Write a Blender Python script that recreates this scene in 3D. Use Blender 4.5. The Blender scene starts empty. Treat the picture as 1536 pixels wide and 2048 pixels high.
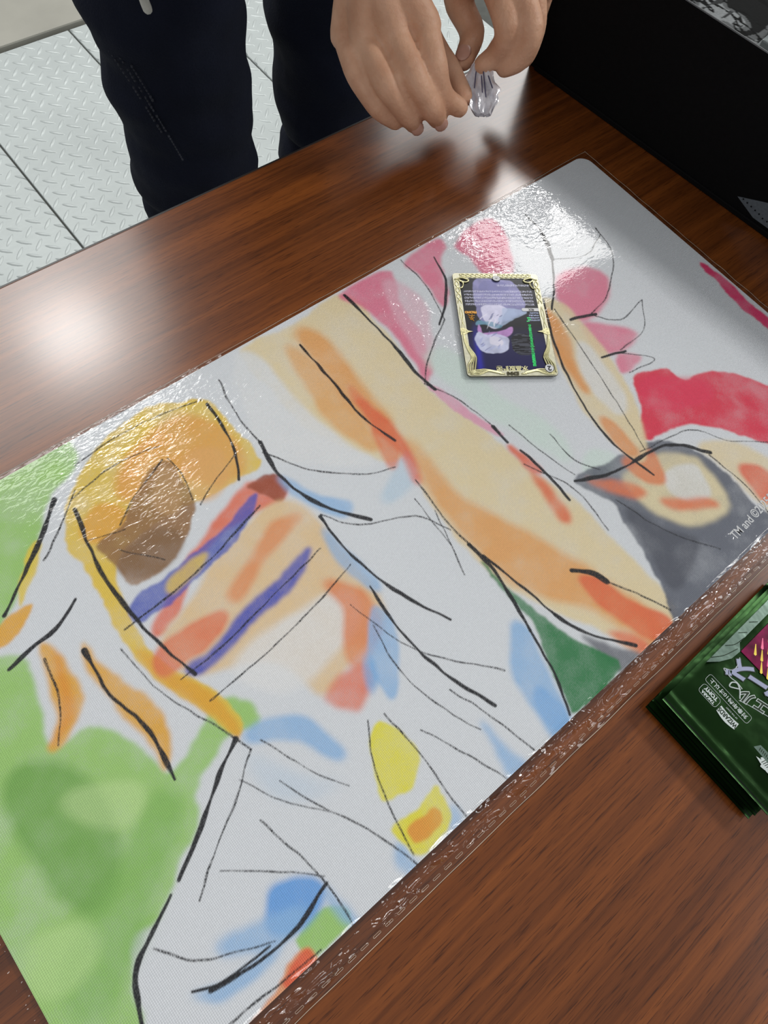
import bpy, bmesh, math, random
import numpy as np
from mathutils import Vector, Matrix, noise

random.seed(7)
T = 0.72                      # height of the table top above the floor
scene = bpy.context.scene
COL = scene.collection

# ------------------------------------------------------------------ camera
cam_data = bpy.data.cameras.new('camera')
cam_data.sensor_fit = 'VERTICAL'
cam_data.sensor_height = 24.0
cam_data.lens = 24.0 * 1363.0 / 2048.0
cam_data.clip_start = 0.01
cam = bpy.data.objects.new('camera', cam_data)
COL.objects.link(cam)
RX = (0.7715900862706555, -0.628281143709712, 0.0995567337132905)
RY = (0.5467478806885863, 0.7350072930311539, 0.4010374471395043)
RW = (0.32513919131870617, 0.25500408527011403, -0.910635724515665)
M = Matrix(((RX[0], RY[0], -RW[0], -0.163034),
            (RX[1], RY[1], -RW[1], -0.100091),
            (RX[2], RY[2], -RW[2], 0.373534 + T),
            (0, 0, 0, 1)))
cam.matrix_world = M
scene.camera = cam

# ------------------------------------------------------------------ world, lamps, exposure
world = bpy.data.worlds.new('world')
scene.world = world
world.use_nodes = True
world.node_tree.nodes['Background'].inputs['Color'].default_value = (0.93, 0.97, 1.0, 1)
world.node_tree.nodes['Background'].inputs['Strength'].default_value = 0.24


def ceiling_or_fill_lamp(x, y, size, radiance, col=(1, 0.985, 0.96)):
    d = bpy.data.lights.new('ceiling_or_fill_lamp', 'AREA')
    d.shape = 'RECTANGLE'
    d.size = d.size_y = size
    d.energy = radiance * math.pi * size * size
    d.color = col
    o = bpy.data.objects.new('ceiling_or_fill_lamp', d)
    COL.objects.link(o)
    o.location = (x, y, 2.62)
    return o


ceiling_or_fill_lamp(0.14, 1.86, 0.26, 38)           # bare lamps
ceiling_or_fill_lamp(2.22, 1.38, 0.32, 34)
ceiling_or_fill_lamp(0.10, 2.35, 1.80, 4.3)           # large luminous ceiling panels
ceiling_or_fill_lamp(2.60, 1.70, 1.50, 6.0)
ceiling_or_fill_lamp(2.35, -0.80, 0.50, 54)
ceiling_or_fill_lamp(1.2, -1.9, 0.9, 4)  # unseen fill lamp, added to brighten the mat
ceiling_or_fill_lamp(-2.0, -0.8, 0.9, 6)  # second added fill lamp, out of view

scene.view_settings.view_transform = 'Standard'
scene.view_settings.look = 'None'
scene.view_settings.gamma = 1.0
scene.view_settings.use_curve_mapping = False
scene.view_settings.exposure = 0.10


# ------------------------------------------------------------------ helpers
def lin(c):
    return tuple(((v / 255) / 12.92 if v <= 10 else ((v / 255 + 0.055) / 1.055) ** 2.4) for v in c)


def link(o, parent=None):
    COL.objects.link(o)
    if parent is not None:
        o.parent = parent
    return o


def obj(name, me, mat=None, parent=None, kind=None, label=None, loc=None):
    if isinstance(me, bmesh.types.BMesh):
        m = bpy.data.meshes.new(name)
        me.normal_update()
        me.to_mesh(m)
        me.free()
        me = m
    o = bpy.data.objects.new(name, me)
    if mat is not None and not me.materials:
        me.materials.append(mat)
    link(o, parent)
    if kind:
        o['kind'] = kind
    if label:
        o['label'] = label
    if loc:
        o.location = loc
    return o


def thing(name, label, cat, loc=(0, 0, 0), rz=0.0, group=None):
    o = bpy.data.objects.new(name, None)
    o.empty_display_size = 0.02
    link(o)
    o.location = loc
    o.rotation_euler = (0, 0, rz)
    o['label'] = label
    o['category'] = cat
    if group:
        o['group'] = group
    return o


def tag(o, label, cat, group=None):
    o['label'] = label
    o['category'] = cat
    if group:
        o['group'] = group
    return o


def smooth(o):
    o.data.polygons.foreach_set('use_smooth', [True] * len(o.data.polygons))
    return o


def mat(name, col, rough=0.5, metal=0.0, var=0.0, vscale=40, bump=0.0, bscale=200, spec=0.5, coat=0.0, stretch=None):
    """principled material with procedural colour variation and relief"""
    m = bpy.data.materials.new(name)
    m.use_nodes = True
    nt = m.node_tree
    b = nt.nodes['Principled BSDF']
    c = lin(col)
    b.inputs['Base Color'].default_value = (*c, 1)
    b.inputs['Roughness'].default_value = rough
    b.inputs['Metallic'].default_value = metal
    b.inputs['Specular IOR Level'].default_value = spec
    b.inputs['Coat Weight'].default_value = coat
    tc = nt.nodes.new('ShaderNodeTexCoord')
    src = tc.outputs['Object']
    if stretch:
        mp = nt.nodes.new('ShaderNodeMapping')
        mp.inputs['Scale'].default_value = stretch
        nt.links.new(src, mp.inputs['Vector'])
        src = mp.outputs['Vector']
    n = nt.nodes.new('ShaderNodeTexNoise')
    n.inputs['Scale'].default_value = vscale
    n.inputs['Detail'].default_value = 4
    nt.links.new(src, n.inputs['Vector'])
    r = nt.nodes.new('ShaderNodeValToRGB')
    r.color_ramp.elements[0].position = 0.3
    r.color_ramp.elements[1].position = 0.7
    r.color_ramp.elements[0].color = (*[max(0, v * (1 - var)) for v in c], 1)
    r.color_ramp.elements[1].color = (*[min(1, v * (1 + var)) for v in c], 1)
    nt.links.new(n.outputs['Fac'], r.inputs['Fac'])
    nt.links.new(r.outputs['Color'], b.inputs['Base Color'])
    if bump:
        n2 = nt.nodes.new('ShaderNodeTexNoise')
        n2.inputs['Scale'].default_value = bscale
        n2.inputs['Detail'].default_value = 3
        nt.links.new(src, n2.inputs['Vector'])
        bp = nt.nodes.new('ShaderNodeBump')
        bp.inputs['Strength'].default_value = 1
        bp.inputs['Distance'].default_value = bump
        nt.links.new(n2.outputs['Fac'], bp.inputs['Height'])
        nt.links.new(bp.outputs['Normal'], b.inputs['Normal'])
    return m


def box(bm, c, s, rz=0.0):
    g = bmesh.ops.create_cube(bm, size=1.0)['verts']
    mt = Matrix.Translation(c) @ Matrix.Rotation(rz, 4, 'Z') @ Matrix.Diagonal((*s, 1))
    bmesh.ops.transform(bm, matrix=mt, verts=g)
    return g


def bevel(bm, w, seg=2):
    bmesh.ops.bevel(bm, geom=list(bm.edges), offset=w, segments=seg, affect='EDGES', profile=0.5)


def prism(bm, pts, z0, z1):
    lo = [bm.verts.new((x, y, z0)) for x, y in pts]
    hi = [bm.verts.new((x, y, z1)) for x, y in pts]
    n = len(pts)
    try:
        bm.faces.new(hi)
        bm.faces.new(list(reversed(lo)))
    except ValueError:
        pass
    for i in range(n):
        bm.faces.new((lo[i], lo[(i + 1) % n], hi[(i + 1) % n], hi[i]))


def rrect(w, h, r, n=6, cx=0, cy=0):
    out = []
    for qx, qy, a in ((1, 1, 0), (-1, 1, 90), (-1, -1, 180), (1, -1, 270)):
        for k in range(n + 1):
            t = math.radians(a + 90 * k / n)
            out.append((cx + qx * (w / 2 - r) + r * math.cos(t), cy + qy * (h / 2 - r) + r * math.sin(t)))
    return out


def tube(bm, pts, rad, seg=12, cap=True, closed=False, flat=1.0):
    """swept tube with rounded ends through the points"""
    P = [Vector(p) for p in pts]
    R = list(rad) if hasattr(rad, '__len__') else [rad] * len(P)
    if cap and not closed:
        d0 = (P[0] - P[1]).normalized()
        d1 = (P[-1] - P[-2]).normalized()
        r0, r1 = R[0], R[-1]
        P = [P[0] + d0 * r0, P[0] + d0 * r0 * .8] + P + [P[-1] + d1 * r1 * .55, P[-1] + d1 * r1 * .85, P[-1] + d1 * r1]
        R = [r0 * .05, r0 * .6] + R + [r1 * .83, r1 * .52, r1 * .06]
    n = len(P)
    rings = []
    up = None
    for i in range(n):
        if closed:
            t = (P[(i + 1) % n] - P[i - 1]).normalized()
        else:
            t = (P[min(i + 1, n - 1)] - P[max(i - 1, 0)]).normalized()
        if up is None:
            up = t.orthogonal().normalized()
        up = (up - t * up.dot(t))
        up = up.normalized() if up.length > 1e-6 else t.orthogonal().normalized()
        sd = t.cross(up)
        rings.append([bm.verts.new(P[i] + (up * math.cos(a) * flat + sd * math.sin(a)) * R[i])
                      for a in (2 * math.pi * k / seg for k in range(seg))])
    for i in range(n if closed else n - 1):
        a, b = rings[i], rings[(i + 1) % n]
        for k in range(seg):
            bm.faces.new((a[k], a[(k + 1) % seg], b[(k + 1) % seg], b[k]))
    if not closed:
        bm.faces.new(list(reversed(rings[0])))
        bm.faces.new(rings[-1])


def spline(pts, n=6):
    """Catmull-Rom through the points"""
    P = [Vector(p) for p in pts]
    P = [P[0] * 2 - P[1]] + P + [P[-1] * 2 - P[-2]]
    out = []
    for i in range(1, len(P) - 2):
        a, b, c, d = P[i - 1:i + 3]
        for k in range(n):
            t = k / n
            out.append(0.5 * ((2 * b) + (c - a) * t + (2 * a - 5 * b + 4 * c - d) * t * t + (3 * b - a - 3 * c + d) * t ** 3))
    out.append(P[-2])
    return out


def lerp_list(v, n):
    out = []
    for i in range(len(v) - 1):
        out += [v[i] + (v[i + 1] - v[i]) * k / n for k in range(n)]
    return out + [v[-1]]


def remesh(bm, voxel, sm=3, fac=0.5):
    """fuse overlapping closed shells into one continuous surface"""
    m = bpy.data.meshes.new('tmp')
    bmesh.ops.recalc_face_normals(bm, faces=bm.faces)
    bm.to_mesh(m)
    bm.free()
    o = bpy.data.objects.new('tmp', m)
    COL.objects.link(o)
    r = o.modifiers.new('r', 'REMESH')
    r.mode = 'VOXEL'
    r.voxel_size = voxel
    s = o.modifiers.new('s', 'SMOOTH')
    s.factor = fac
    s.iterations = sm
    dg = bpy.context.evaluated_depsgraph_get()
    dg.update()
    out = bpy.data.meshes.new_from_object(o.evaluated_get(dg))
    bpy.data.objects.remove(o)
    out.polygons.foreach_set('use_smooth', [True] * len(out.polygons))
    return out


def text(name, s, size, m, parent, loc, rot=0.0, offset=0.0, thick=0.00004, sx=1.0, shear=0.0, ax='CENTER', bold=0.0):
    c = bpy.data.curves.new(name, 'FONT')
    c.body = s
    c.size = size
    c.align_x = ax
    c.align_y = 'CENTER'
    c.extrude = thick
    c.offset = offset + bold
    c.shear = shear
    c.resolution_u = 4
    o = bpy.data.objects.new(name, c)
    COL.objects.link(o)
    dg = bpy.context.evaluated_depsgraph_get()
    me = bpy.data.meshes.new_from_object(o.evaluated_get(dg))
    bpy.data.objects.remove(o)
    me.materials.clear()
    t = obj(name, me, m, parent)
    t.location = loc
    t.rotation_euler = (0, 0, rot)
    t.scale = (sx, 1, 1)
    return t


# numpy noise and raster helpers (for flat printed artwork)
RNG = np.random.default_rng(11)


def vnoise(X, Y, cell, seed):
    g = np.random.default_rng(seed).random((256, 256))
    x, y = X / cell + 40, Y / cell + 40
    i, j = np.floor(x).astype(int), np.floor(y).astype(int)
    u, v = x - i, y - j
    u, v = u * u * (3 - 2 * u), v * v * (3 - 2 * v)
    i, j, i1, j1 = i % 256, j % 256, (i + 1) % 256, (j + 1) % 256
    return (g[i, j] * (1 - u) + g[i1, j] * u) * (1 - v) + (g[i, j1] * (1 - u) + g[i1, j1] * u) * v


def fbm(X, Y, cell, seed, o=3):
    return sum(vnoise(X, Y, cell / 2 ** k, seed + k) / 2 ** k for k in range(o)) / sum(1 / 2 ** k for k in range(o))


def inside(X, Y, poly):
    r = np.zeros(X.shape, bool)
    n = len(poly)
    for i in range(n):
        x0, y0 = poly[i]
        x1, y1 = poly[(i + 1) % n]
        if y0 == y1:
            continue
        r ^= ((y0 > Y) != (y1 > Y)) & (X < (x1 - x0) * (Y - y0) / (y1 - y0) + x0)
    return r


def blur(A, r):
    r = int(round(r))
    if r < 1:
        return A
    for ax in (0, 1):
        for _ in range(2):
            p = [(0, 0), (0, 0)]
            p[ax] = (r + 1, r)
            c = np.cumsum(np.pad(A, p, mode='edge'), axis=ax)
            n = A.shape[ax]
            A = (np.take(c, range(2 * r + 1, 2 * r + 1 + n), ax) - np.take(c, range(0, n), ax)) / (2 * r + 1)
    return A


def closed_curve(pts, n=5):
    P = np.array(pts, float)
    out = []
    N = len(P)
    for i in range(N):
        a, b, c, d = P[i - 1], P[i], P[(i + 1) % N], P[(i + 2) % N]
        for k in range(n):
            t = k / n
            out.append(0.5 * ((2 * b) + (c - a) * t + (2 * a - 5 * b + 4 * c - d) * t * t + (3 * b - a - 3 * c + d) * t ** 3))
    return np.array(out)


def dist_poly(X, Y, pts):
    best = np.full(X.shape, 1e9)
    for (x0, y0), (x1, y1) in zip(pts[:-1], pts[1:]):
        dx, dy = x1 - x0, y1 - y0
        t = np.clip(((X - x0) * dx + (Y - y0) * dy) / (dx * dx + dy * dy + 1e-9), 0, 1)
        best = np.minimum(best, np.hypot(X - x0 - t * dx, Y - y0 - t * dy))
    return best


def grid_print(name, xs, ys, Z, rgb, m, parent, corner=None):
    """a flat printed sheet: fine grid that carries the print as a colour attribute (x, y in metres)"""
    nx, ny = len(xs), len(ys)
    X, Y = np.meshgrid(xs, ys, indexing='ij')
    if corner:
        hw, hh = max(abs(xs[0]), abs(xs[-1])), max(abs(ys[0]), abs(ys[-1]))
        ax, ay = np.abs(X) - (hw - corner), np.abs(Y) - (hh - corner)
        d = np.hypot(ax, ay)
        k = np.where((ax > 0) & (ay > 0) & (d > corner), corner / np.maximum(d, 1e-9), 1)
        X = np.where(k < 1, np.sign(X) * (hw - corner + ax * k), X)
        Y = np.where(k < 1, np.sign(Y) * (hh - corner + ay * k), Y)
    co = np.empty((nx * ny, 3), np.float32)
    co[:, 0], co[:, 1] = X.ravel(), Y.ravel()
    co[:, 2] = Z if np.isscalar(Z) else Z.ravel()
    I = np.arange(nx * ny).reshape(nx, ny)
    q = np.stack([I[:-1, :-1], I[1:, :-1], I[1:, 1:], I[:-1, 1:]], -1).reshape(-1, 4)
    me = bpy.data.meshes.new(name)
    me.vertices.add(nx * ny)
    me.vertices.foreach_set('co', co.ravel())
    me.loops.add(q.size)
    me.loops.foreach_set('vertex_index', q.ravel().astype(np.int32))
    me.polygons.add(len(q))
    me.polygons.foreach_set('loop_start', np.arange(0, q.size, 4, dtype=np.int32))
    me.polygons.foreach_set('use_smooth', np.ones(len(q), bool))
    me.update(calc_edges=True)
    if rgb is not None:
        a = me.color_attributes.new('print', 'FLOAT_COLOR', 'POINT')
        c = np.ones((nx * ny, 4), np.float32)
        c[:, :3] = rgb.reshape(-1, 3)
        a.data.foreach_set('color', c.ravel())
    return obj(name, me, m, parent)


def print_material(name, rough=0.6, metal=0.0, spec=0.4, weave=0.0, coat=0.0):
    m = mat(name, (200, 200, 200), rough, metal, spec=spec, coat=coat)
    nt = m.node_tree
    b = nt.nodes['Principled BSDF']
    at = nt.nodes.new('ShaderNodeAttribute')
    at.attribute_name = 'print'
    nt.links.new(at.outputs['Color'], b.inputs['Base Color'])
    if weave:
        tc = nt.nodes.new('ShaderNodeTexCoord')
        w1 = nt.nodes.new('ShaderNodeTexWave')
        w1.inputs['Scale'].default_value = 330
        w2 = nt.nodes.new('ShaderNodeTexWave')
        w2.bands_direction = 'Y'
        w2.inputs['Scale'].default_value = 330
        ad = nt.nodes.new('ShaderNodeMath')
        nt.links.new(tc.outputs['Object'], w1.inputs['Vector'])
        nt.links.new(tc.outputs['Object'], w2.inputs['Vector'])
        nt.links.new(w1.outputs['Fac'], ad.inputs[0])
        nt.links.new(w2.outputs['Fac'], ad.inputs[1])
        bp = nt.nodes.new('ShaderNodeBump')
        bp.inputs['Distance'].default_value = weave
        nt.links.new(ad.outputs[0], bp.inputs['Height'])
        nt.links.new(bp.outputs['Normal'], b.inputs['Normal'])
    return m


PRINT_GAIN = 0.76 / lin((197, 197, 197))[0]


def ink(c):
    v = np.array(lin(c)) * PRINT_GAIN
    return v * min(1.0, 0.86 / v.max())


# artwork of the play mat in millimetres: colour, softness, strength, outline / stroke width, path
SH=[((142,184,98),2.2,0.95,[(-322,173),(-193,158),(-153,157),(-158,136),(-180,125),(-200,101),(-222,82),(-244,68),(-256,65),(-233,53),(-237,27),(-243,2),(-225,2),(-215,-15),(-207,-42),(-190,-35),(-170,-28),(-155,-37),(-157,-49),(-178,-44),(-198,-56),(-210,-72),(-228,-82),(-243,-91),(-258,-91),(-269,-112),(-272,-128),(-290,-161),(-313,-162),(-322,142)]),
((104,152,72),9,0.8,[(-256,3),(-239,-19),(-242,-57),(-266,-72),(-274,-31),(-271,-5)]),
((120,168,84),10,0.65,[(-220,-47),(-207,-57),(-243,-84),(-268,-100),(-287,-108),(-288,-84),(-254,-68)]),
((175,205,140),9,0.6,[(-291,-63),(-270,-74),(-270,-86),(-293,-89),(-298,-75)]),
((185,210,150),8,0.5,[(-253,-20),(-220,-38),(-233,-50),(-248,-35)]),
((142,184,98),1.4,0.95,[(-201,-139),(-180,-137),(-176,-151),(-197,-151)]),
((226,194,72),1.2,0.97,[(-102,146),(-86,137),(-71,128),(-70,102),(-70,74),(-85,74),(-115,76),(-144,78),(-164,74),(-177,55),(-180,19),(-172,-7),(-162,-40),(-170,-47),(-178,-26),(-186,4),(-190,37),(-186,69),(-185,100),(-170,121),(-140,140)]),
((224,160,80),8,0.85,[(-137,121),(-97,131),(-77,112),(-79,78),(-101,82),(-116,106),(-148,97)]),
((232,178,110),6,0.8,[(-99,106),(-85,96),(-94,77),(-113,75),(-111,94)]),
((215,150,60),5,0.7,[(-157,104),(-151,87),(-170,87),(-176,98)]),
((214,152,52),5,0.8,[(-184,22),(-175,-12),(-171,-38),(-179,-18),(-185,10)]),
((140,104,66),1,0.97,[(-115,110),(-113,95),(-116,77),(-129,63),(-150,52),(-170,52),(-171,69),(-173,87),(-157,88),(-144,98),(-128,109)]),
((112,82,52),5,0.6,[(-145,75),(-135,60),(-154,52),(-169,56),(-168,70)]),
((176,140,96),4,0.7,[(-119,108),(-116,93),(-130,76),(-137,89)]),
((222,166,52),1.5,0.95,[(-223,54),(-219,36),(-220,17),(-238,1),(-245,2),(-233,18),(-228,40)]),
((222,166,52),1.8,0.95,[(-207,42),(-204,20),(-195,-6),(-198,-26),(-208,-40),(-209,-22),(-212,4),(-212,29)]),
((222,166,52),1.4,0.95,[(-226,77),(-215,74),(-228,65),(-241,63),(-246,70)]),
((226,200,70),1.4,0.9,[(-198,107),(-196,102),(-212,85),(-222,78),(-210,98)]),
((214,140,45),3,0.8,[(-221,48),(-224,17),(-241,3),(-243,4),(-229,21)]),
((222,166,52),1.6,0.95,[(-177,-2),(-169,-21),(-165,-42),(-171,-49),(-173,-36),(-178,-16)]),
((228,112,76),2,0.92,[(-89,68),(-77,65),(-67,59),(-71,47),(-93,50),(-115,51),(-144,37),(-168,19),(-174,23),(-154,41),(-127,54)]),
((140,66,40),1,0.95,[(-85,67),(-69,64),(-66,53),(-75,47),(-82,58)]),
((238,206,156),6,0.92,[(-126,38),(-76,48),(-66,16),(-65,-16),(-70,-45),(-102,-55),(-125,-58),(-132,-32),(-151,-17),(-171,-5),(-172,16),(-146,28)]),
((240,240,240),7,0.85,[(-151,-17),(-107,-16),(-79,-20),(-83,-39),(-117,-47),(-140,-43)]),
((228,146,92),6,0.85,[(-111,27),(-89,37),(-69,30),(-102,24),(-128,11),(-133,18)]),
((232,140,88),6,0.85,[(-85,-5),(-72,-25),(-76,-48),(-103,-62),(-98,-45),(-86,-29)]),
((228,120,84),4,0.85,[(-177,13),(-142,14),(-141,6),(-166,1),(-182,0)]),
((230,122,88),3,0.9,[(-125,-58),(-96,-60),(-98,-69),(-113,-77),(-120,-69)]),
((66,82,168),1.4,0.93,[(-178,43),(-153,47),(-121,51),(-87,61),(-87,55),(-111,42),(-144,35),(-176,31)]),
((240,208,92),2,0.85,[(-155,44),(-131,46),(-132,40),(-155,36)]),
((50,70,170),2,0.92,[(-171,-2),(-148,1),(-114,7),(-81,14),(-81,9),(-107,-2),(-140,-7),(-167,-10)]),
((146,188,230),4,0.8,[(-67,61),(-58,40),(-42,22),(-50,16),(-63,34),(-69,48)]),
((146,188,230),4,0.75,[(-66,20),(-62,-3),(-61,-30),(-67,-29),(-70,-4)]),
((146,188,230),3.5,0.85,[(-71,-37),(-71,-55),(-83,-74),(-97,-83),(-95,-65),(-84,-49)]),
((120,178,230),4,0.8,[(-90,-55),(-93,-66),(-105,-77),(-100,-64)]),
((146,188,230),5,0.85,[(-13,-93),(-15,-117),(-28,-151),(-40,-152),(-37,-131),(-33,-110)]),
((130,180,232),4,0.7,[(-27,-128),(-27,-149),(-37,-151),(-37,-137)]),
((146,188,230),3,0.8,[(-65,-122),(-63,-143),(-60,-155),(-72,-155),(-69,-135)]),
((146,188,230),5,0.85,[(-169,-49),(-151,-50),(-137,-65),(-131,-88),(-138,-88),(-146,-70),(-160,-58)]),
((88,150,214),5,0.9,[(-196,-114),(-176,-125),(-179,-134),(-195,-136),(-209,-127),(-202,-120)]),
((146,188,230),6,0.8,[(-229,-116),(-204,-124),(-186,-131),(-206,-135),(-226,-124)]),
((146,188,230),4,0.8,[(-250,-126),(-234,-132),(-206,-135),(-214,-138),(-239,-135)]),
((146,188,230),3,0.8,[(-174,-129),(-174,-146),(-174,-153),(-180,-150),(-178,-137)]),
((146,188,230),3,0.75,[(-136,-138),(-136,-158),(-143,-155),(-144,-146)]),
((186,212,232),6,0.6,[(6,38),(5,17),(-10,7),(-27,7),(-12,21)]),
((146,188,230),3,0.7,[(-104,-141),(-105,-152),(-113,-153),(-112,-147)]),
((196,214,232),8,0.5,[(-173,-55),(-158,-85),(-138,-101),(-171,-86)]),
((226,218,58),1,0.96,[(-114,-88),(-107,-89),(-103,-99),(-102,-115),(-113,-122),(-124,-121),(-131,-117),(-126,-105),(-122,-96)]),
((226,218,58),1,0.96,[(-135,-130),(-120,-131),(-105,-130),(-105,-138),(-113,-151),(-131,-152),(-135,-142)]),
((236,160,66),1.4,0.95,[(-130,-136),(-119,-136),(-111,-138),(-116,-146),(-129,-146)]),
((226,150,96),1.2,0.9,[(-227,-150),(-201,-143),(-198,-155),(-222,-157),(-236,-154),(-242,-152)]),
((226,96,62),1,0.92,[(-216,-148),(-200,-144),(-198,-152),(-213,-151)]),
((236,206,140),1.5,0.9,[(-213,-151),(-198,-156),(-227,-157),(-241,-154)]),
((242,224,182),2,0.97,[(-34,148),(8,146),(52,148),(54,109),(49,59),(58,14),(62,-29),(70,-62),(72,-112),(68,-154),(33,-154),(23,-128),(5,-96),(-4,-62),(-6,-29),(0,8),(8,29),(-6,28),(-22,48),(-35,82),(-35,113)]),
((238,240,242),6,0.9,[(-40,145),(-27,136),(-27,98),(-21,49),(-12,30),(-60,69),(-62,97)]),
((236,172,104),8,0.9,[(5,143),(17,125),(14,78),(11,44),(15,23),(12,-13),(23,-42),(39,-83),(48,-117),(56,-150),(40,-149),(29,-114),(7,-86),(-1,-41),(2,-2),(9,36),(0,56),(0,97)]),
((238,178,110),6,0.8,[(-7,136),(0,107),(-2,62),(-6,38),(-16,55),(-17,96)]),
((230,104,66),5,0.85,[(8,92),(10,58),(11,39),(1,7),(-3,11),(2,33),(3,59)]),
((228,110,70),4,0.9,[(35,-96),(45,-107),(51,-131),(63,-152),(45,-152),(37,-131),(34,-110)]),
((226,112,72),3,0.9,[(61,-31),(64,-39),(60,-70),(53,-67),(55,-50)]),
((228,104,66),2.5,0.9,[(62,-8),(67,-15),(68,-35),(61,-30)]),
((228,120,76),4,0.8,[(3,54),(9,41),(-6,25),(-11,29)]),
((226,116,146),2.5,0.9,[(48,149),(89,149),(87,134),(80,122),(77,96),(65,71),(50,60),(54,79),(57,112),(54,134)]),
((226,116,146),2,0.9,[(104,148),(138,152),(141,142),(129,131),(115,110),(100,101),(105,130)]),
((226,116,146),2.5,0.9,[(148,140),(184,147),(189,129),(164,96),(144,106),(148,126)]),
((236,190,205),6,0.7,[(83,142),(92,114),(76,79),(62,74),(69,109)]),
((226,116,146),3,0.88,[(189,74),(218,66),(220,50),(203,36),(176,35),(173,55)]),
((226,116,146),3,0.85,[(174,34),(188,27),(203,5),(184,-2),(166,5),(166,16)]),
((226,116,146),2,0.85,[(175,-1),(189,-11),(173,-15),(166,-12)]),
((232,160,186),1,0.9,[(50,59),(57,48),(66,3),(61,2),(52,37)]),
((206,224,214),7,0.7,[(62,74),(81,70),(85,23),(94,-16),(89,-44),(77,-13),(63,49)]),
((206,224,214),5,0.7,[(105,-42),(116,-54),(103,-61),(89,-53)]),
((203,36,66),1.2,0.97,[(170,-20),(185,-24),(197,-28),(200,-43),(217,-48),(236,-65),(247,-84),(273,-145),(278,-158),(240,-154),(222,-129),(209,-111),(192,-87),(175,-70),(157,-62),(140,-59),(140,-53),(157,-37)]),
((218,54,90),6,0.6,[(174,-25),(209,-50),(202,-65),(161,-45)]),
((206,48,100),0.8,0.97,[(290,8),(297,7),(292,-123),(279,-127),(284,-66)]),
((92,96,107),1.2,0.97,[(80,-52),(134,-59),(153,-68),(165,-91),(166,-117),(164,-139),(183,-158),(206,-157),(215,-168),(71,-165),(66,-149),(70,-141),(84,-101),(87,-74)]),
((66,68,78),5,0.6,[(94,-83),(102,-110),(113,-130),(78,-140),(85,-113)]),
((240,226,186),3,0.95,[(103,-70),(133,-70),(155,-82),(159,-105),(149,-124),(123,-122),(108,-101)]),
((238,240,242),4,0.8,[(132,-84),(153,-91),(145,-112),(128,-97)]),
((232,124,82),3,0.9,[(118,-94),(135,-103),(145,-116),(139,-119),(118,-101)]),
((232,128,84),3,0.9,[(88,-56),(104,-69),(112,-85),(100,-82),(90,-65)]),
((230,130,80),4,0.85,[(116,-59),(136,-67),(129,-87),(118,-79)]),
((242,224,182),3,0.9,[(167,-83),(190,-97),(202,-127),(216,-151),(172,-149),(167,-128),(168,-102)]),
((224,106,80),5,0.9,[(177,-108),(189,-120),(195,-149),(173,-141),(173,-124)]),
((98,100,108),2,0.9,[(13,-123),(21,-138),(34,-154),(16,-153),(12,-138)]),
((230,110,72),3,0.9,[(26,-133),(38,-143),(40,-152),(32,-152)]),
((36,112,62),1.2,0.97,[(-4,-55),(-1,-72),(1,-104),(10,-129),(17,-150),(-22,-151),(-21,-143),(-11,-116),(-5,-86)]),
((242,224,182),2.5,0.95,[(166,64),(176,46),(172,12),(162,-21),(142,-55),(126,-71),(120,-53),(121,-22),(134,13),(147,40)]),
((238,240,242),5,0.8,[(160,26),(162,3),(151,-29),(138,-34),(141,-7)]),
((236,160,86),3,0.9,[(162,56),(163,44),(148,14),(136,-13),(133,-1),(145,31)]),
((232,150,84),4,0.85,[(127,-26),(130,-42),(127,-65),(120,-51)])]
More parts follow.
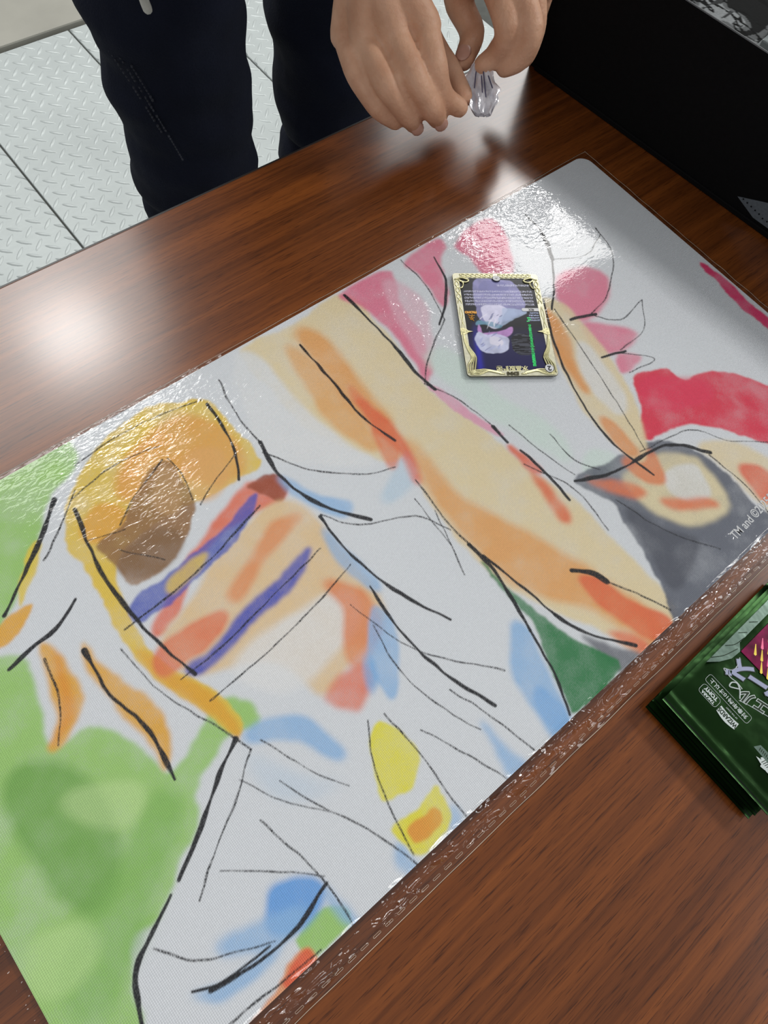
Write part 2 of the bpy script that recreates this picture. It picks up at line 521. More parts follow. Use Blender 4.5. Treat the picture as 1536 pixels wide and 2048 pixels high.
ST=[(0.6,[(-57,138),(-61,123),(-63,106),(-62,86)]),
(1.6,[(-62,86),(-66,61),(-58,30),(-40,5)]),
(1.2,[(-73,127),(-74,109),(-79,88),(-87,72)]),
(0.6,[(-75,132),(-100,137),(-127,139),(-158,136)]),
(1.8,[(-178,123),(-196,106),(-217,89),(-231,78)]),
(0.7,[(-166,122),(-185,105),(-200,94)]),
(0.5,[(-171,118),(-140,123),(-112,119)]),
(0.6,[(-113,109),(-112,91),(-116,77)]),
(0.6,[(-116,110),(-140,99),(-157,88)]),
(1.6,[(-172,111),(-179,71),(-178,31),(-170,-9)]),
(0.5,[(-175,90),(-156,84)]),
(0.5,[(-165,75),(-148,55)]),
(0.5,[(-79,88),(-98,80),(-114,72)]),
(1.4,[(-242,51),(-229,54),(-214,56),(-198,64)]),
(0.8,[(-226,45),(-230,22),(-241,3)]),
(1.6,[(-208,37),(-209,9),(-203,-19),(-206,-46)]),
(0.6,[(-193,26),(-188,-8),(-176,-37),(-169,-58)]),
(0.8,[(-186,34),(-157,36),(-125,41),(-87,51)]),
(0.6,[(-177,-7),(-149,-5),(-115,1),(-75,8)]),
(0.6,[(-171,-25),(-139,-23),(-101,-18),(-67,-10)]),
(1.4,[(-63,24),(-63,-5),(-56,-38),(-42,-70)]),
(1.2,[(-66,-27),(-69,-57),(-65,-88),(-54,-121)]),
(0.5,[(-79,-46),(-83,-74),(-78,-102),(-69,-125)]),
(0.5,[(-82,-29),(-69,-71),(-37,-110)]),
(0.6,[(-65,79),(-49,53),(-26,32),(-6,23)]),
(0.6,[(-62,25),(-47,6),(-17,-9),(-6,-29)]),
(1.2,[(1,131),(1,93),(0,65),(6,38)]),
(1.4,[(51,147),(52,115),(52,88)]),
(1.6,[(52,88),(50,70),(52,52)]),
(0.6,[(49,59),(60,36),(65,2)]),
(2.0,[(64,8),(64,-6)]),
(1.2,[(67,-15),(69,-34),(68,-59)]),
(0.7,[(-1,9),(-4,-26),(-2,-48)]),
(1.6,[(-3,-43),(-2,-63),(-6,-87),(-10,-103)]),
(1.0,[(-10,-103),(-16,-130),(-25,-150)]),
(1.2,[(-1,-53),(5,-84),(8,-105)]),
(1.4,[(8,-105),(15,-124),(33,-147)]),
(2.6,[(36,-93),(44,-100),(48,-110)]),
(0.7,[(48,-110),(55,-123),(66,-146)]),
(0.6,[(62,-24),(76,-56),(73,-88)]),
(1.6,[(80,-52),(106,-63),(149,-70),(170,-92)]),
(0.6,[(92,-77),(102,-110),(121,-140)]),
(0.6,[(168,-93),(170,-122),(167,-145)]),
(0.5,[(131,-63),(172,-72),(186,-92),(209,-111)]),
(1.2,[(126,138),(119,118),(104,101),(89,90)]),
(0.8,[(95,91),(67,75),(50,60)]),
(0.6,[(104,150),(104,123),(95,91)]),
(1.0,[(213,131),(209,103),(186,73),(165,54)]),
(1.8,[(210,109),(199,87)]),
(0.5,[(199,87),(223,76),(248,84)]),
(0.6,[(250,91),(241,64),(209,40),(185,35)]),
(1.4,[(189,33),(170,40)]),
(0.5,[(185,35),(200,19),(228,22)]),
(0.5,[(228,22),(208,3),(181,1)]),
(1.2,[(183,-2),(165,4)]),
(0.5,[(178,0),(196,-19),(172,-16)]),
(1.0,[(166,64),(145,31),(127,-11),(121,-49),(126,-80)]),
(0.6,[(167,53),(157,12),(147,-25),(135,-64)]),
(0.5,[(74,3),(78,-27),(83,-49)]),
(0.5,[(91,-18),(91,-41),(99,-56)]),
(0.6,[(-113,-84),(-123,-101),(-131,-125),(-135,-148)]),
(0.6,[(-104,-87),(-102,-114),(-103,-139),(-103,-154)]),
(0.5,[(-94,-105),(-81,-134),(-74,-153)]),
(0.5,[(-68,-99),(-59,-126),(-53,-151)]),
(0.6,[(-166,-79),(-157,-101),(-145,-125),(-135,-156)]),
(0.5,[(-162,-57),(-151,-85),(-140,-103)]),
(1.6,[(-172,-49),(-192,-61),(-207,-72),(-228,-85)]),
(0.6,[(-169,-58),(-188,-73),(-208,-85),(-225,-98)]),
(0.7,[(-184,-88),(-179,-109),(-175,-132),(-176,-153)]),
(0.5,[(-211,-94),(-193,-109),(-174,-127)]),
(1.4,[(-175,-130),(-195,-136),(-217,-136),(-241,-131)]),
(1.8,[(-234,-88),(-250,-96),(-263,-105),(-271,-124)]),
(0.6,[(-251,-101),(-240,-117),(-224,-126),(-208,-134)]),
(1.0,[(-247,-126),(-234,-132),(-211,-134)]),
(0.6,[(-194,-150),(-216,-149),(-233,-147),(-247,-147)]),
(0.5,[(-5,-14),(-14,-43),(-18,-55)]),
(0.5,[(-10,-1),(-12,-36)]),
(0.4,[(-181,-66),(-171,-86),(-155,-106)])]
CRINKLE=[(-137,117,49,1),(-90,121,46,1.0),(-148,70,39,0.55),(-51,102,28,0.8),(-168,152,19,0.6),(220,133,30,1.2),(144,141,23,0.8),(72,117,39,0.9),(68,152,21,0.5),(31,48,37,0.45),(74,12,41,0.45),(157,38,22,0.35),(-42,52,36,0.35),(134,-154,20,1.2),(81,80,22,0.7),(267,102,38,0.2),(152,95,22,0.4)]


# ------------------------------------------------------------------ floor
tread_metal = mat('tread_metal', (178, 185, 184), 0.45, 0.2, 0.06, 6, 0.0004, 60)
seam_dark = mat('seam_dark', (70, 72, 68), 0.8, 0, 0.2, 30)
beige_floor = mat('beige_floor', (146, 145, 136), 0.7, 0, 0.08, 9, 0.0006, 40)

bm = bmesh.new()
box(bm, (0.2, 0.2, -0.02), (3.6, 2.9, 0.03))
floor = obj('floor', bm, seam_dark, kind='structure', label='pale grey tread plate floor behind the table')
PITCH = 0.0405


def plate(x0, x1, y0, y1):
    bm = bmesh.new()
    box(bm, ((x0 + x1) / 2, (y0 + y1) / 2, -0.0035), (x1 - x0, y1 - y0, 0.007))
    bevel(bm, 0.0012, 1)
    p = obj('floor_plate', bm, tread_metal, floor)
    # raised lens shaped treads, alternate directions
    bm = bmesh.new()
    ox, oy = 0.161, 1.355
    for k in range(2):
        for i in range(-60, 60):
            for j in range(-60, 30):
                x, y = ox + (i + .5 * k) * PITCH, oy + (j + .5 * k) * PITCH
                if not (x0 + .003 < x < x1 - .003 and y0 + .01 < y < y1 - .01) or y < 0.05:
                    continue
                a = math.radians(45 if k == 0 else -45)
                ca, sa = math.cos(a), math.sin(a)
                L, W, H = 0.0180, 0.0048, 0.0021
                ring, top = [], []
                for t in range(10):
                    th = 2 * math.pi * t / 10
                    u = L * math.cos(th)
                    v = W * math.sin(th) * (1 - 0.25 * abs(math.cos(th)))
                    ring.append(bm.verts.new((min(max(x + u * ca - v * sa, x0 + .0008), x1 - .0008), y + u * sa + v * ca, -0.0002)))
                    u, v = u * .78, v * .45
                    top.append(bm.verts.new((min(max(x + u * ca - v * sa, x0 + .0012), x1 - .0012), y + u * sa + v * ca, H)))
                for t in range(10):
                    bm.faces.new((ring[t], ring[(t + 1) % 10], top[(t + 1) % 10], top[t]))
                bm.faces.new(top)
    smooth(obj('raised_tread', bm, tread_metal, p, kind='stuff'))


xs_ = [-0.827, -0.516, -0.205, 0.106, 0.4135, 0.722, 1.031, 1.34]
for a, b in zip(xs_[:-1], xs_[1:]):
    plate(a + .0021, b - .0021, -0.9, 1.632)

bm = bmesh.new()
box(bm, (0.4, 2.24, -0.006), (3.6, 1.2, 0.03))
bevel(bm, 0.004, 2)
obj('floor', bm, beige_floor, kind='structure', label='beige concrete floor beyond the tread plates')

# ------------------------------------------------------------------ table
wood = bpy.data.materials.new('walnut_laminate')
wood.use_nodes = True
nt = wood.node_tree
b = nt.nodes['Principled BSDF']
tc = nt.nodes.new('ShaderNodeTexCoord')


def stretched(scale, nscale, detail, dist=0.0, rough=.6):
    mp = nt.nodes.new('ShaderNodeMapping')
    mp.inputs['Scale'].default_value = scale
    nt.links.new(tc.outputs['Object'], mp.inputs['Vector'])
    n = nt.nodes.new('ShaderNodeTexNoise')
    n.inputs['Scale'].default_value = nscale
    n.inputs['Detail'].default_value = detail
    n.inputs['Roughness'].default_value = rough
    n.inputs['Distortion'].default_value = dist
    nt.links.new(mp.outputs['Vector'], n.inputs['Vector'])
    return n.outputs['Fac']


def ramp(fac, stops):
    r = nt.nodes.new('ShaderNodeValToRGB')
    while len(r.color_ramp.elements) < len(stops):
        r.color_ramp.elements.new(0.5)
    for e, (p, c) in zip(r.color_ramp.elements, stops):
        e.position = p
        e.color = (*c, 1)
    nt.links.new(fac, r.inputs['Fac'])
    return r.outputs['Color']


def mixc(mode, fac, a, c):
    n = nt.nodes.new('ShaderNodeMix')
    n.data_type = 'RGBA'
    n.blend_type = mode
    n.inputs[0].default_value = fac
    nt.links.new(a, n.inputs[6])
    nt.links.new(c, n.inputs[7])
    return n.outputs[2]


g1 = ramp(stretched((1.2, 60, 1), 2.2, 5, 0.4), [(0.28, lin((88, 45, 17))), (0.5, lin((116, 62, 24))), (0.72, lin((138, 76, 30)))])
g2 = ramp(stretched((3.2, 330, 1), 2.0, 3, 0.3), [(0.30, (0.60, 0.56, 0.52)), (0.43, (0.90, 0.89, 0.88)), (0.7, (1.06, 1.06, 1.06))])
g3 = ramp(stretched((38, 900, 1), 1.5, 2, 0.0), [(0.34, (0.42, 0.38, 0.36)), (0.44, (1, 1, 1))])
wc = mixc('MULTIPLY', 0.9, mixc('MULTIPLY', 0.85, g1, g2), g3)
nt.links.new(wc, b.inputs['Base Color'])
b.inputs['Roughness'].default_value = 0.36
b.inputs['Coat Weight'].default_value = 0.85
b.inputs['Coat Roughness'].default_value = 0.2
b.inputs['Coat IOR'].default_value = 1.55
b.inputs['Specular IOR Level'].default_value = 0.2
bp = nt.nodes.new('ShaderNodeBump')
bp.inputs['Distance'].default_value = 0.00002
nt.links.new(stretched((26, 700, 1), 1.6, 2), bp.inputs['Height'])
nt.links.new(bp.outputs['Normal'], b.inputs['Normal'])

edge_black = mat('edge_black', (26, 22, 20), 0.4, 0, 0.1, 20)
leg_metal = mat('table_leg_metal', (60, 60, 62), 0.4, 0.8, 0.1, 20)
table = thing('table', 'dark walnut laminate table with black edge carrying the play mat', 'table', (0.05, -0.11, 0))
TX, TY = 1.7, 0.782
bm = bmesh.new()
box(bm, (0, 0, T - 0.014), (TX, TY, 0.028))
bevel(bm, 0.0015, 2)
top = obj('tabletop', bm, wood, table)
bm = bmesh.new()
prism(bm, [(-TX / 2 - .0018, -TY / 2 - .0018), (TX / 2 + .0018, -TY / 2 - .0018), (TX / 2 + .0018, TY / 2 + .0018), (-TX / 2 - .0018, TY / 2 + .0018)], T - 0.027, T - 0.0012)
obj('edge_banding', bm, edge_black, table, label='black edge banding')
for sx in (-1, 1):
    for sy in (-1, 1):
        bm = bmesh.new()
        box(bm, (sx * 0.79, sy * 0.33, (T - 0.028) / 2), (0.04, 0.04, T - 0.028))
        bevel(bm, 0.004, 2)
        obj('leg', bm, leg_metal, table)
bm = bmesh.new()
box(bm, (0, -0.34, T - 0.06), (1.54, 0.02, 0.064))
obj('apron', bm, leg_metal, table)

# ------------------------------------------------------------------ play mat with a printed abstract watercolour
MZ = T + 0.0002
rubber = mat('mat_rubber', (28, 28, 30), 0.8, 0, 0.1, 80)
mat_print = print_material('mat_print', 0.62, spec=0.3, weave=0.00012)
play_mat = thing('play_mat', 'large play mat with colourful abstract watercolour print inside the clear sleeve', 'mat', (0, 0, MZ))
bm = bmesh.new()
prism(bm, rrect(0.5996, 0.3036, 0.0098, 8), 0, 0.00185)
obj('rubber_base', bm, rubber, play_mat, label='black rubber base')

HX, HY, ST_ = 300.0, 152.0, 0.5
gx = np.linspace(-HX, HX, int(2 * HX / ST_) + 1)
gy = np.linspace(-HY, HY, int(2 * HY / ST_) + 1)
X, Y = np.meshgrid(gx, gy, indexing='ij')
WX = X + 7 * (fbm(X, Y, 26, 3) - .5) + 2.2 * (fbm(X, Y, 5, 9) - .5)
WY = Y + 7 * (fbm(X, Y, 26, 33) - .5) + 2.2 * (fbm(X, Y, 5, 39) - .5)
pig = fbm(X, Y, 14, 51)          # pigment pooling
grain = RNG.random(X.shape)
paint = np.ones(X.shape + (3,)) * ink((199, 202, 206))
for col, soft, al, pts in SH:
    P = closed_curve(pts, 4)
    pad = soft * 3 + 8
    i0, i1 = np.searchsorted(gx, (P[:, 0].min() - pad, P[:, 0].max() + pad))
    j0, j1 = np.searchsorted(gy, (P[:, 1].min() - pad, P[:, 1].max() + pad))
    if i1 - i0 < 2 or j1 - j0 < 2:
        continue
    s = (slice(i0, i1), slice(j0, j1))
    k = inside(WX[s], WY[s], P).astype(float)
    k = blur(k, soft / ST_ * (0.5 if soft <= 3 else .62))
    if soft > 3:
        k = np.clip(k * 1.75 - .10 + .35 * (pig[s] - .5), 0, 1) * np.clip(k * 3, 0, 1)
    k = k * al * np.clip(0.93 + .5 * (pig[s] - .5) + .12 * (grain[s] - .5), 0, 1)
    paint[s] += (ink(col) - paint[s]) * k[..., None]
INKC = np.array(lin((22, 22, 28)))
for wdt, pts in ST:
    P = np.array([tuple(p) for p in spline([(x, y, 0) for x, y in pts], 5)])[:, :2]
    pad = 4
    i0, i1 = np.searchsorted(gx, (P[:, 0].min() - pad, P[:, 0].max() + pad))
    j0, j1 = np.searchsorted(gy, (P[:, 1].min() - pad, P[:, 1].max() + pad))
    if i1 - i0 < 2 or j1 - j0 < 2:
        continue
    s = (slice(i0, i1), slice(j0, j1))
    ww = wdt * 1.4 * (0.62 + .75 * (vnoise(X[s], Y[s], 9, 77) - .3))
    d = dist_poly(X[s] + .9 * (vnoise(X[s], Y[s], 7, 5) - .5), Y[s] + .9 * (vnoise(X[s], Y[s], 7, 6) - .5), P)
    k = np.clip((ww * .62 + .28 - d) / .45, 0, 1)
    dry = .82 if wdt < .9 else 1.0
    k = k * np.clip(dry + (.9 if wdt < .9 else .25) * (grain[s] - .5), 0, 1)
    paint[s] += (INKC - paint[s]) * k[..., None]
paint *= (0.965 + .07 * grain)[..., None]
grid_print('printed_surface', gx / 1000, gy / 1000, 0.002, paint, mat_print, play_mat, corner=0.010)['label'] = 'abstract watercolour print in green, gold, peach, pink and grey'
white_ink = mat('white_ink', (214, 216, 218), 0.6, 0, 0.04, 200)
text('copyright_text', 'TM and ©2025/W', 0.0078, white_ink, play_mat, (0.1340, -0.1400, 0.00212), math.radians(3), ax='LEFT', bold=0.00012, sx=.86)

# ------------------------------------------------------------------ clear plastic sleeve
film = bpy.data.materials.new('clear_film')
film.use_nodes = True
nt = film.node_tree
nt.nodes.remove(nt.nodes['Principled BSDF'])
out = nt.nodes['Material Output']
tr = nt.nodes.new('ShaderNodeBsdfTransparent')
tr.inputs['Color'].default_value = (0.985, 0.985, 0.985, 1)
gl = nt.nodes.new('ShaderNodeBsdfGlossy')
gl.inputs['Roughness'].default_value = 0.045
lw = nt.nodes.new('ShaderNodeLayerWeight')
lw.inputs['Blend'].default_value = 0.5
pw = nt.nodes.new('ShaderNodeMath')
pw.operation = 'POWER'
pw.inputs[1].default_value = 5
ma = nt.nodes.new('ShaderNodeMath')
ma.operation = 'MULTIPLY_ADD'
ma.inputs[1].default_value = 0.92
ma.inputs[2].default_value = 0.075
mx = nt.nodes.new('ShaderNodeMixShader')
tc = nt.nodes.new('ShaderNodeTexCoord')
at = nt.nodes.new('ShaderNodeAttribute')
at.attribute_name = 'print'


def film_noise(scale, nscale, rot, detail=1.0):
    mp = nt.nodes.new('ShaderNodeMapping')
    mp.inputs['Scale'].default_value = scale
    mp.inputs['Rotation'].default_value = (0, 0, rot)
    nt.links.new(tc.outputs['Object'], mp.inputs['Vector'])
    n = nt.nodes.new('ShaderNodeTexNoise')
    n.inputs['Scale'].default_value = nscale
    n.inputs['Detail'].default_value = detail
    n.inputs['Distortion'].default_value = 0.8
    nt.links.new(mp.outputs['Vector'], n.inputs['Vector'])
    return n.outputs['Fac']


def fmath(op, a, c):
    n = nt.nodes.new('ShaderNodeMath')
    n.operation = op
    for i, v in enumerate((a, c)):
        if isinstance(v, (int, float)):
            n.inputs[i].default_value = v
        else:
            nt.links.new(v, n.inputs[i])
    return n.outputs[0]


sep = nt.nodes.new('ShaderNodeSeparateColor')
nt.links.new(at.outputs['Color'], sep.inputs['Color'])
h = fmath('ADD', fmath('MULTIPLY', film_noise((1, 2.2, 1), 150, 0.5), 0.0007), fmath('MULTIPLY', film_noise((1, 1.6, 1), 420, 0.9), 0.0002))
h = fmath('MULTIPLY', h, sep.outputs[0])
bp = nt.nodes.new('ShaderNodeBump')
bp.inputs['Strength'].default_value = 1.0
bp.inputs['Distance'].default_value = 1.0
nt.links.new(h, bp.inputs['Height'])
nt.links.new(bp.outputs['Normal'], gl.inputs['Normal'])
nt.links.new(bp.outputs['Normal'], lw.inputs['Normal'])
nt.links.new(lw.outputs['Facing'], pw.inputs[0])
nt.links.new(pw.outputs[0], ma.inputs[0])
nt.links.new(ma.outputs[0], mx.inputs['Fac'])
nt.links.new(tr.outputs[0], mx.inputs[1])
nt.links.new(gl.outputs[0], mx.inputs[2])
nt.links.new(mx.outputs[0], out.inputs['Surface'])

sleeve = thing('plastic_sleeve', 'clear crinkled plastic sleeve with perforated seam around the play mat', 'sleeve', (0, 0, T))
fx = np.linspace(-0.325, 0.3058, 700)
fy = np.concatenate([np.linspace(-0.1655, -0.148, 64), np.linspace(-0.1465, 0.1465, 170), np.linspace(0.148, 0.1556, 12)])
FX, FY = np.meshgrid(fx * 1000, fy * 1000, indexing='ij')
# distance outside the mat outline (mm)
od = np.maximum(np.maximum(np.abs(FX) - 300, np.abs(FY) - 152), 0)
Z = 0.0026 - 0.0019 * np.clip(od / 5.0, 0, 1) ** 0.8
strip = np.clip((-FY - 150) / 4, 0, 1) * np.clip((165.5 + FY) / 3, 0, 1)
rid = np.abs(2 * fbm(FX, FY * 2.2, 24, 101, 3) - 1)
rid2 = np.abs(2 * fbm(FX + FY * .7, FY * 1.4, 11, 141, 2) - 1)
Z = Z + strip * (0.0026 * np.clip(.30 - rid, 0, 1) / .30 * fbm(FX, FY, 30, 61) + 0.0012 * np.clip(.35 - rid2, 0, 1) / .35 + 0.0006)
yc = -158.2 + 3.2 * (fbm(FX, FY * 0, 30, 161, 3) - .5) * 2 + 1.5 * (vnoise(FX, FY * 0, 5, 171) - .5)
for k_, (o_, a_) in enumerate(((0, 1.0), (2.6, .6), (-2.4, .5))):
    dy_ = FY - yc - o_ - 1.6 * (vnoise(FX, FY * 0, 9, 181 + k_) - .5)
    amp = np.clip(2.2 * (fbm(FX, FY * 0 + 9 * k_, 16, 191 + k_, 3) - .36), 0, 1) * a_
    Z = Z + strip * amp * 0.0028 * np.where(dy_ > 0, np.clip(1 - dy_ / 2.0, 0, 1), np.clip(1 + dy_ / .7, 0, 1))
edge = np.clip((np.abs(FX) - 299.5) / 2, 0, 1) + np.clip((FY - 151.5) / 2, 0, 1)
Z = Z + edge * 0.0011 * fbm(FX, FY, 7, 71, 2)
over = (od <= 0)
Z = Z + over * 0.0012 * np.clip(fbm(FX, FY, 60, 81, 2) - .35, 0, 1)
cr = 0.05 + 0.16 * strip + 0.3 * np.clip(edge, 0, 1)
for cx, cy, r, s in CRINKLE:
    cr += s * 0.85 * np.exp(-(((FX - cx) ** 2 + (FY - cy) ** 2) / (0.75 * r * r))) * np.clip(2.4 * (fbm(FX, FY, 22, 91, 2) - .22), 0, 1.3)
cr = np.minimum(cr, 1.1)
rgb = np.stack([cr] * 3, -1)
grid_print('front_film', fx, fy, Z, rgb, film, sleeve)
film_edge = mat('film_edge', (225, 215, 195), 0.15, 0, 0.1, 60)
bm = bmesh.new()
tube(bm, [(x, -0.1656 + .0004 * noise.noise((x * 40, 0, 0)), 0.0006 + .0004 * noise.noise((x * 60, 3, 0))) for x in np.linspace(-0.325, 0.306, 130)], 0.00013, 5, cap=False)
obj('cut_edge', bm, film_edge, sleeve, label='pale cut edge of the film')
bm = bmesh.new()
tube(bm, [(x, 0.1553 + .0004 * noise.noise((x * 50, 7, 0)), 0.0009 + .0005 * noise.noise((x * 80, 3, 5))) for x in np.linspace(-0.325, 0.306, 130)], 0.0001, 5, cap=False)
obj('cut_edge', bm, film_edge, sleeve, label='pale cut edge of the film')
bm = bmesh.new()
tube(bm, [(0.3056 + .0003 * noise.noise((y * 50, 9, 0)), y, 0.0009 + .0005 * noise.noise((y * 80, 3, 9))) for y in np.linspace(-0.1655, 0.1555, 80)], 0.0001, 5, cap=False)
obj('cut_edge', bm, film_edge, sleeve, label='pale cut edge of the film')
seal_clear = mat('seal_film', (205, 190, 170), 0.12, 0, 0.1, 60)
sm = None
bm = bmesh.new()
tube(bm, [(math.copysign(.0018, c) + .0004 * c, .00045 * s, 0) for c, s in ((math.cos(t), math.sin(t)) for t in np.linspace(0.05, 2 * math.pi + .05, 15)[:-1])], 0.00009, 4, cap=False, closed=True)
proto = obj('seal_mark', bm, seal_clear, sleeve)
proto.location = (-0.32, -0.1624, 0.0016)
for k in range(1, 84):
    o = proto.copy()
    COL.objects.link(o)
    o.location = (-0.32 + 0.0075 * k, -0.1624 + .0003 * noise.noise((k * .3, 1, 1)), 0.0016)

# ------------------------------------------------------------------ trading card
gold = mat('card_gold', (222, 216, 168), 0.28, 0.75, 0.15, 300)
gold_line = mat('card_dark_gold', (66, 60, 34), 0.4, 0.4, 0.1, 300)  # dark gold of card body, frame lines and small marks
card_white = mat('card_white', (222, 222, 224), 0.4, 0, 0.03, 300)
card_black = mat('card_black', (14, 14, 22), 0.4, 0, 0.03, 300)
orange_ink = mat('orange_ink', (224, 160, 60), 0.4, 0.2, 0.03, 300)
green_glint = mat('green_glint', (40, 215, 105), 0.3, 0.3, 0.6, 900)  # green of the painted foil glint on the card
card_print = print_material('card_print', 0.28, 0.1, spec=0.3)
card = thing('trading_card', 'gold framed trading card with dark violet print lying on the sleeve', 'card', (0.12575, 0.06425, T + 0.0041), math.radians(145.42))
bm = bmesh.new()
prism(bm, rrect(0.063, 0.088, 0.0028, 6), 0, 0.0005)
obj('card_body', bm, gold_line, card)
cx_ = np.linspace(-27.2, 27.2, 436)
cy_ = np.linspace(-39.6, 39.6, 634)
X, Y = np.meshgrid(cx_, cy_, indexing='ij')
wob = 3 * (fbm(X, Y, 9, 17) - .5)
navy, blk = ink((26, 24, 66)), np.array(lin((13, 13, 22)))
t = np.clip((Y - 2) / 16, 0, 1)[..., None]
cp = blk * (1 - t) + navy * t
cp = cp + (ink((42, 40, 150)) - cp) * (np.exp(-((X - 21 - (Y - 15) * .02) / 2.2) ** 2) * np.clip((Y + 2) / 20, 0, 1) * .8)[..., None]


def dab(poly, c, al=1.0, soft=1.5):
    global cp
    k = blur(inside(X + wob, Y + wob[::-1], closed_curve(poly, 4)).astype(float), soft) * al
    cp = cp + (ink(c) - cp) * (k * np.clip(.9 + .5 * (fbm(X, Y, 4, 23) - .5), 0, 1))[..., None]


dab([(15, -39), (2, -39), (-12, -37), (-17, -24), (-16, -10), (2, 0), (16, -2), (18, -20)], (126, 124, 168), .85)
dab([(10, -36), (-4, -37), (-9, -30), (0, -26), (12, -28)], (92, 92, 138), .7)
dab([(14, -14), (4, -15), (-4, -12), (0, -5), (4, 3), (10, 4), (14, -4)], (196, 194, 214), .9)
dab([(-2, -13), (-18, -10), (-8, -3), (2, 3), (4, -2), (0, -8)], (146, 160, 186), .85)
dab([(18, -2), (8, -1), (2, 3), (6, 4), (14, 1), (20, 2)], (88, 128, 150), .9)
dab([(18, 1), (20, 8), (12, 8), (2, 6), (-6, 4), (-4, 10), (6, 12), (16, 11)], (176, 130, 188), .85)
dab([(20, 8), (22, 16), (18, 24), (8, 26), (0, 22), (-2, 12), (6, 9), (14, 10)], (186, 190, 214), .95)
dab([(12, 12), (6, 12), (2, 16), (6, 20), (12, 18)], (212, 206, 218), .7)
# angular shards and fine strands that break up the pale masses
for k in range(26):
    a0 = RNG.uniform(0, 6.28)
    a1 = .95 + RNG.uniform(-.35, .35)
    px, py = (6 + 9 * math.cos(a0 * 3.1) * RNG.random(), -9 + 9 * RNG.random()) if k % 2 else (10 + 7 * math.cos(a0), 13 + 7 * math.sin(a0))
    l_, w2 = RNG.uniform(3, 7), RNG.uniform(.25, .7)
    ux, uy = math.cos(a1), math.sin(a1)
    dab([(px, py), (px + ux * l_ * .5 - uy * w2, py + uy * l_ * .5 + ux * w2), (px + ux * l_, py + uy * l_), (px + ux * l_ * .5 + uy * w2, py + uy * l_ * .5 - ux * w2)],
        [(110, 114, 156), (224, 222, 234), (150, 156, 192), (86, 90, 130)][k % 4], .8, 1)
# dark glitch block
gl_ = ((X < -3) & (X > -19) & (Y > 9) & (Y < 27))
bars = (vnoise(X, Y * 6, 3.2, 201) * .6 + vnoise(X * .3, Y * 9, 3, 203) * .4)
cp = np.where((gl_ & (np.hypot((X + 11) / 9, (Y - 18) / 9.5) < 1))[..., None], np.where((bars > .55)[..., None], ink((58, 60, 70)), blk), cp)
# rows of tiny printed characters
for r in range(6):
    yr = -16.3 - 2.85 * r if r < 5 else -33.2
    row = np.abs(Y - yr) < .85
    on = RNG.random((200, 7))
    ci = np.clip(((X + 25) / .27).astype(int), 0, 199)
    ri = np.clip(((Y - yr + .85) / .25).astype(int), 0, 6)
    row = row & (np.mod(X + 25, 1.35) > .25)
    lim = (np.abs(X) < 25) if r < 5 else (np.abs(X + 12) < 12)
    cp = np.where((row & lim & (on[ci, ri] > .5))[..., None], ink((168, 168, 188)), cp)
for r in range(4):
    yr = -8.8 + 2.1 * r
    on = RNG.random((64, 5))
    ci = np.clip(((X + 27) / .25).astype(int), 0, 63)
    ri = np.clip(((Y - yr + .6) / .25).astype(int), 0, 4)
    k = (np.abs(Y - yr) < .6) & (X < -20 + r * .7) & (X > -26.5) & (on[ci, ri] > .4)
    cp = np.where(k[..., None], ink((150, 160, 190)), cp)
grid_print('card_face', cx_ / 1000, cy_ / 1000, 0.00062, cp, card_print, card)
# glint of the foil, put into the colour as flat green bars
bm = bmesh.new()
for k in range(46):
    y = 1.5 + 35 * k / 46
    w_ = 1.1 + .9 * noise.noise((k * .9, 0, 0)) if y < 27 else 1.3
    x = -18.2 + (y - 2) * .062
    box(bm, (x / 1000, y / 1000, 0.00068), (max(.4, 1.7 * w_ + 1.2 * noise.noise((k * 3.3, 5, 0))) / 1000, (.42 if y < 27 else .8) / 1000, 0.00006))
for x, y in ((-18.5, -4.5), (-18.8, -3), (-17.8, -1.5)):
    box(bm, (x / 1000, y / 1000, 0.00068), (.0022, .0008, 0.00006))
o = obj('glint_streak', bm, green_glint, card, kind='stuff', label='green foil glint drawn as coloured bars')
# frame: flat band, twisted strands, ornaments
frame_flat = mat('card_frame', (206, 203, 178), 0.32, 0.45, 0.12, 500)
bm = bmesh.new()
o_ = rrect(.0626, .0876, .0026, 6)
i_ = rrect(.0540, .0788, .0008, 6)
vo = [[bm.verts.new((x, y, z)) for x, y in o_] for z in (.0005, .00092)]
vi = [[bm.verts.new((x, y, z)) for x, y in i_] for z in (.0005, .00092)]
for k in range(len(o_)):
    q = (k + 1) % len(o_)
    bm.faces.new((vo[1][k], vo[1][q], vi[1][q], vi[1][k]))
    bm.faces.new((vo[0][k], vo[0][q], vo[1][q], vo[1][k]))
    bm.faces.new((vi[1][k], vi[1][q], vi[0][q], vi[0][k]))
bmesh.ops.recalc_face_normals(bm, faces=bm.faces)
obj('frame_band', bm, frame_flat, card)


def strand(pts, r):
    bm = bmesh.new()
    tube(bm, spline([(x / 1000, y / 1000, .00095) for x, y in pts], 5), r, 6)
    return smooth(obj('frame_scroll', bm, gold, card))


def groove(pts, r=.00017):
    bm = bmesh.new()
    tube(bm, spline([(x / 1000, y / 1000, .00098) for x, y in pts], 5), r, 5)
    return obj('frame_groove', bm, gold_line, card)


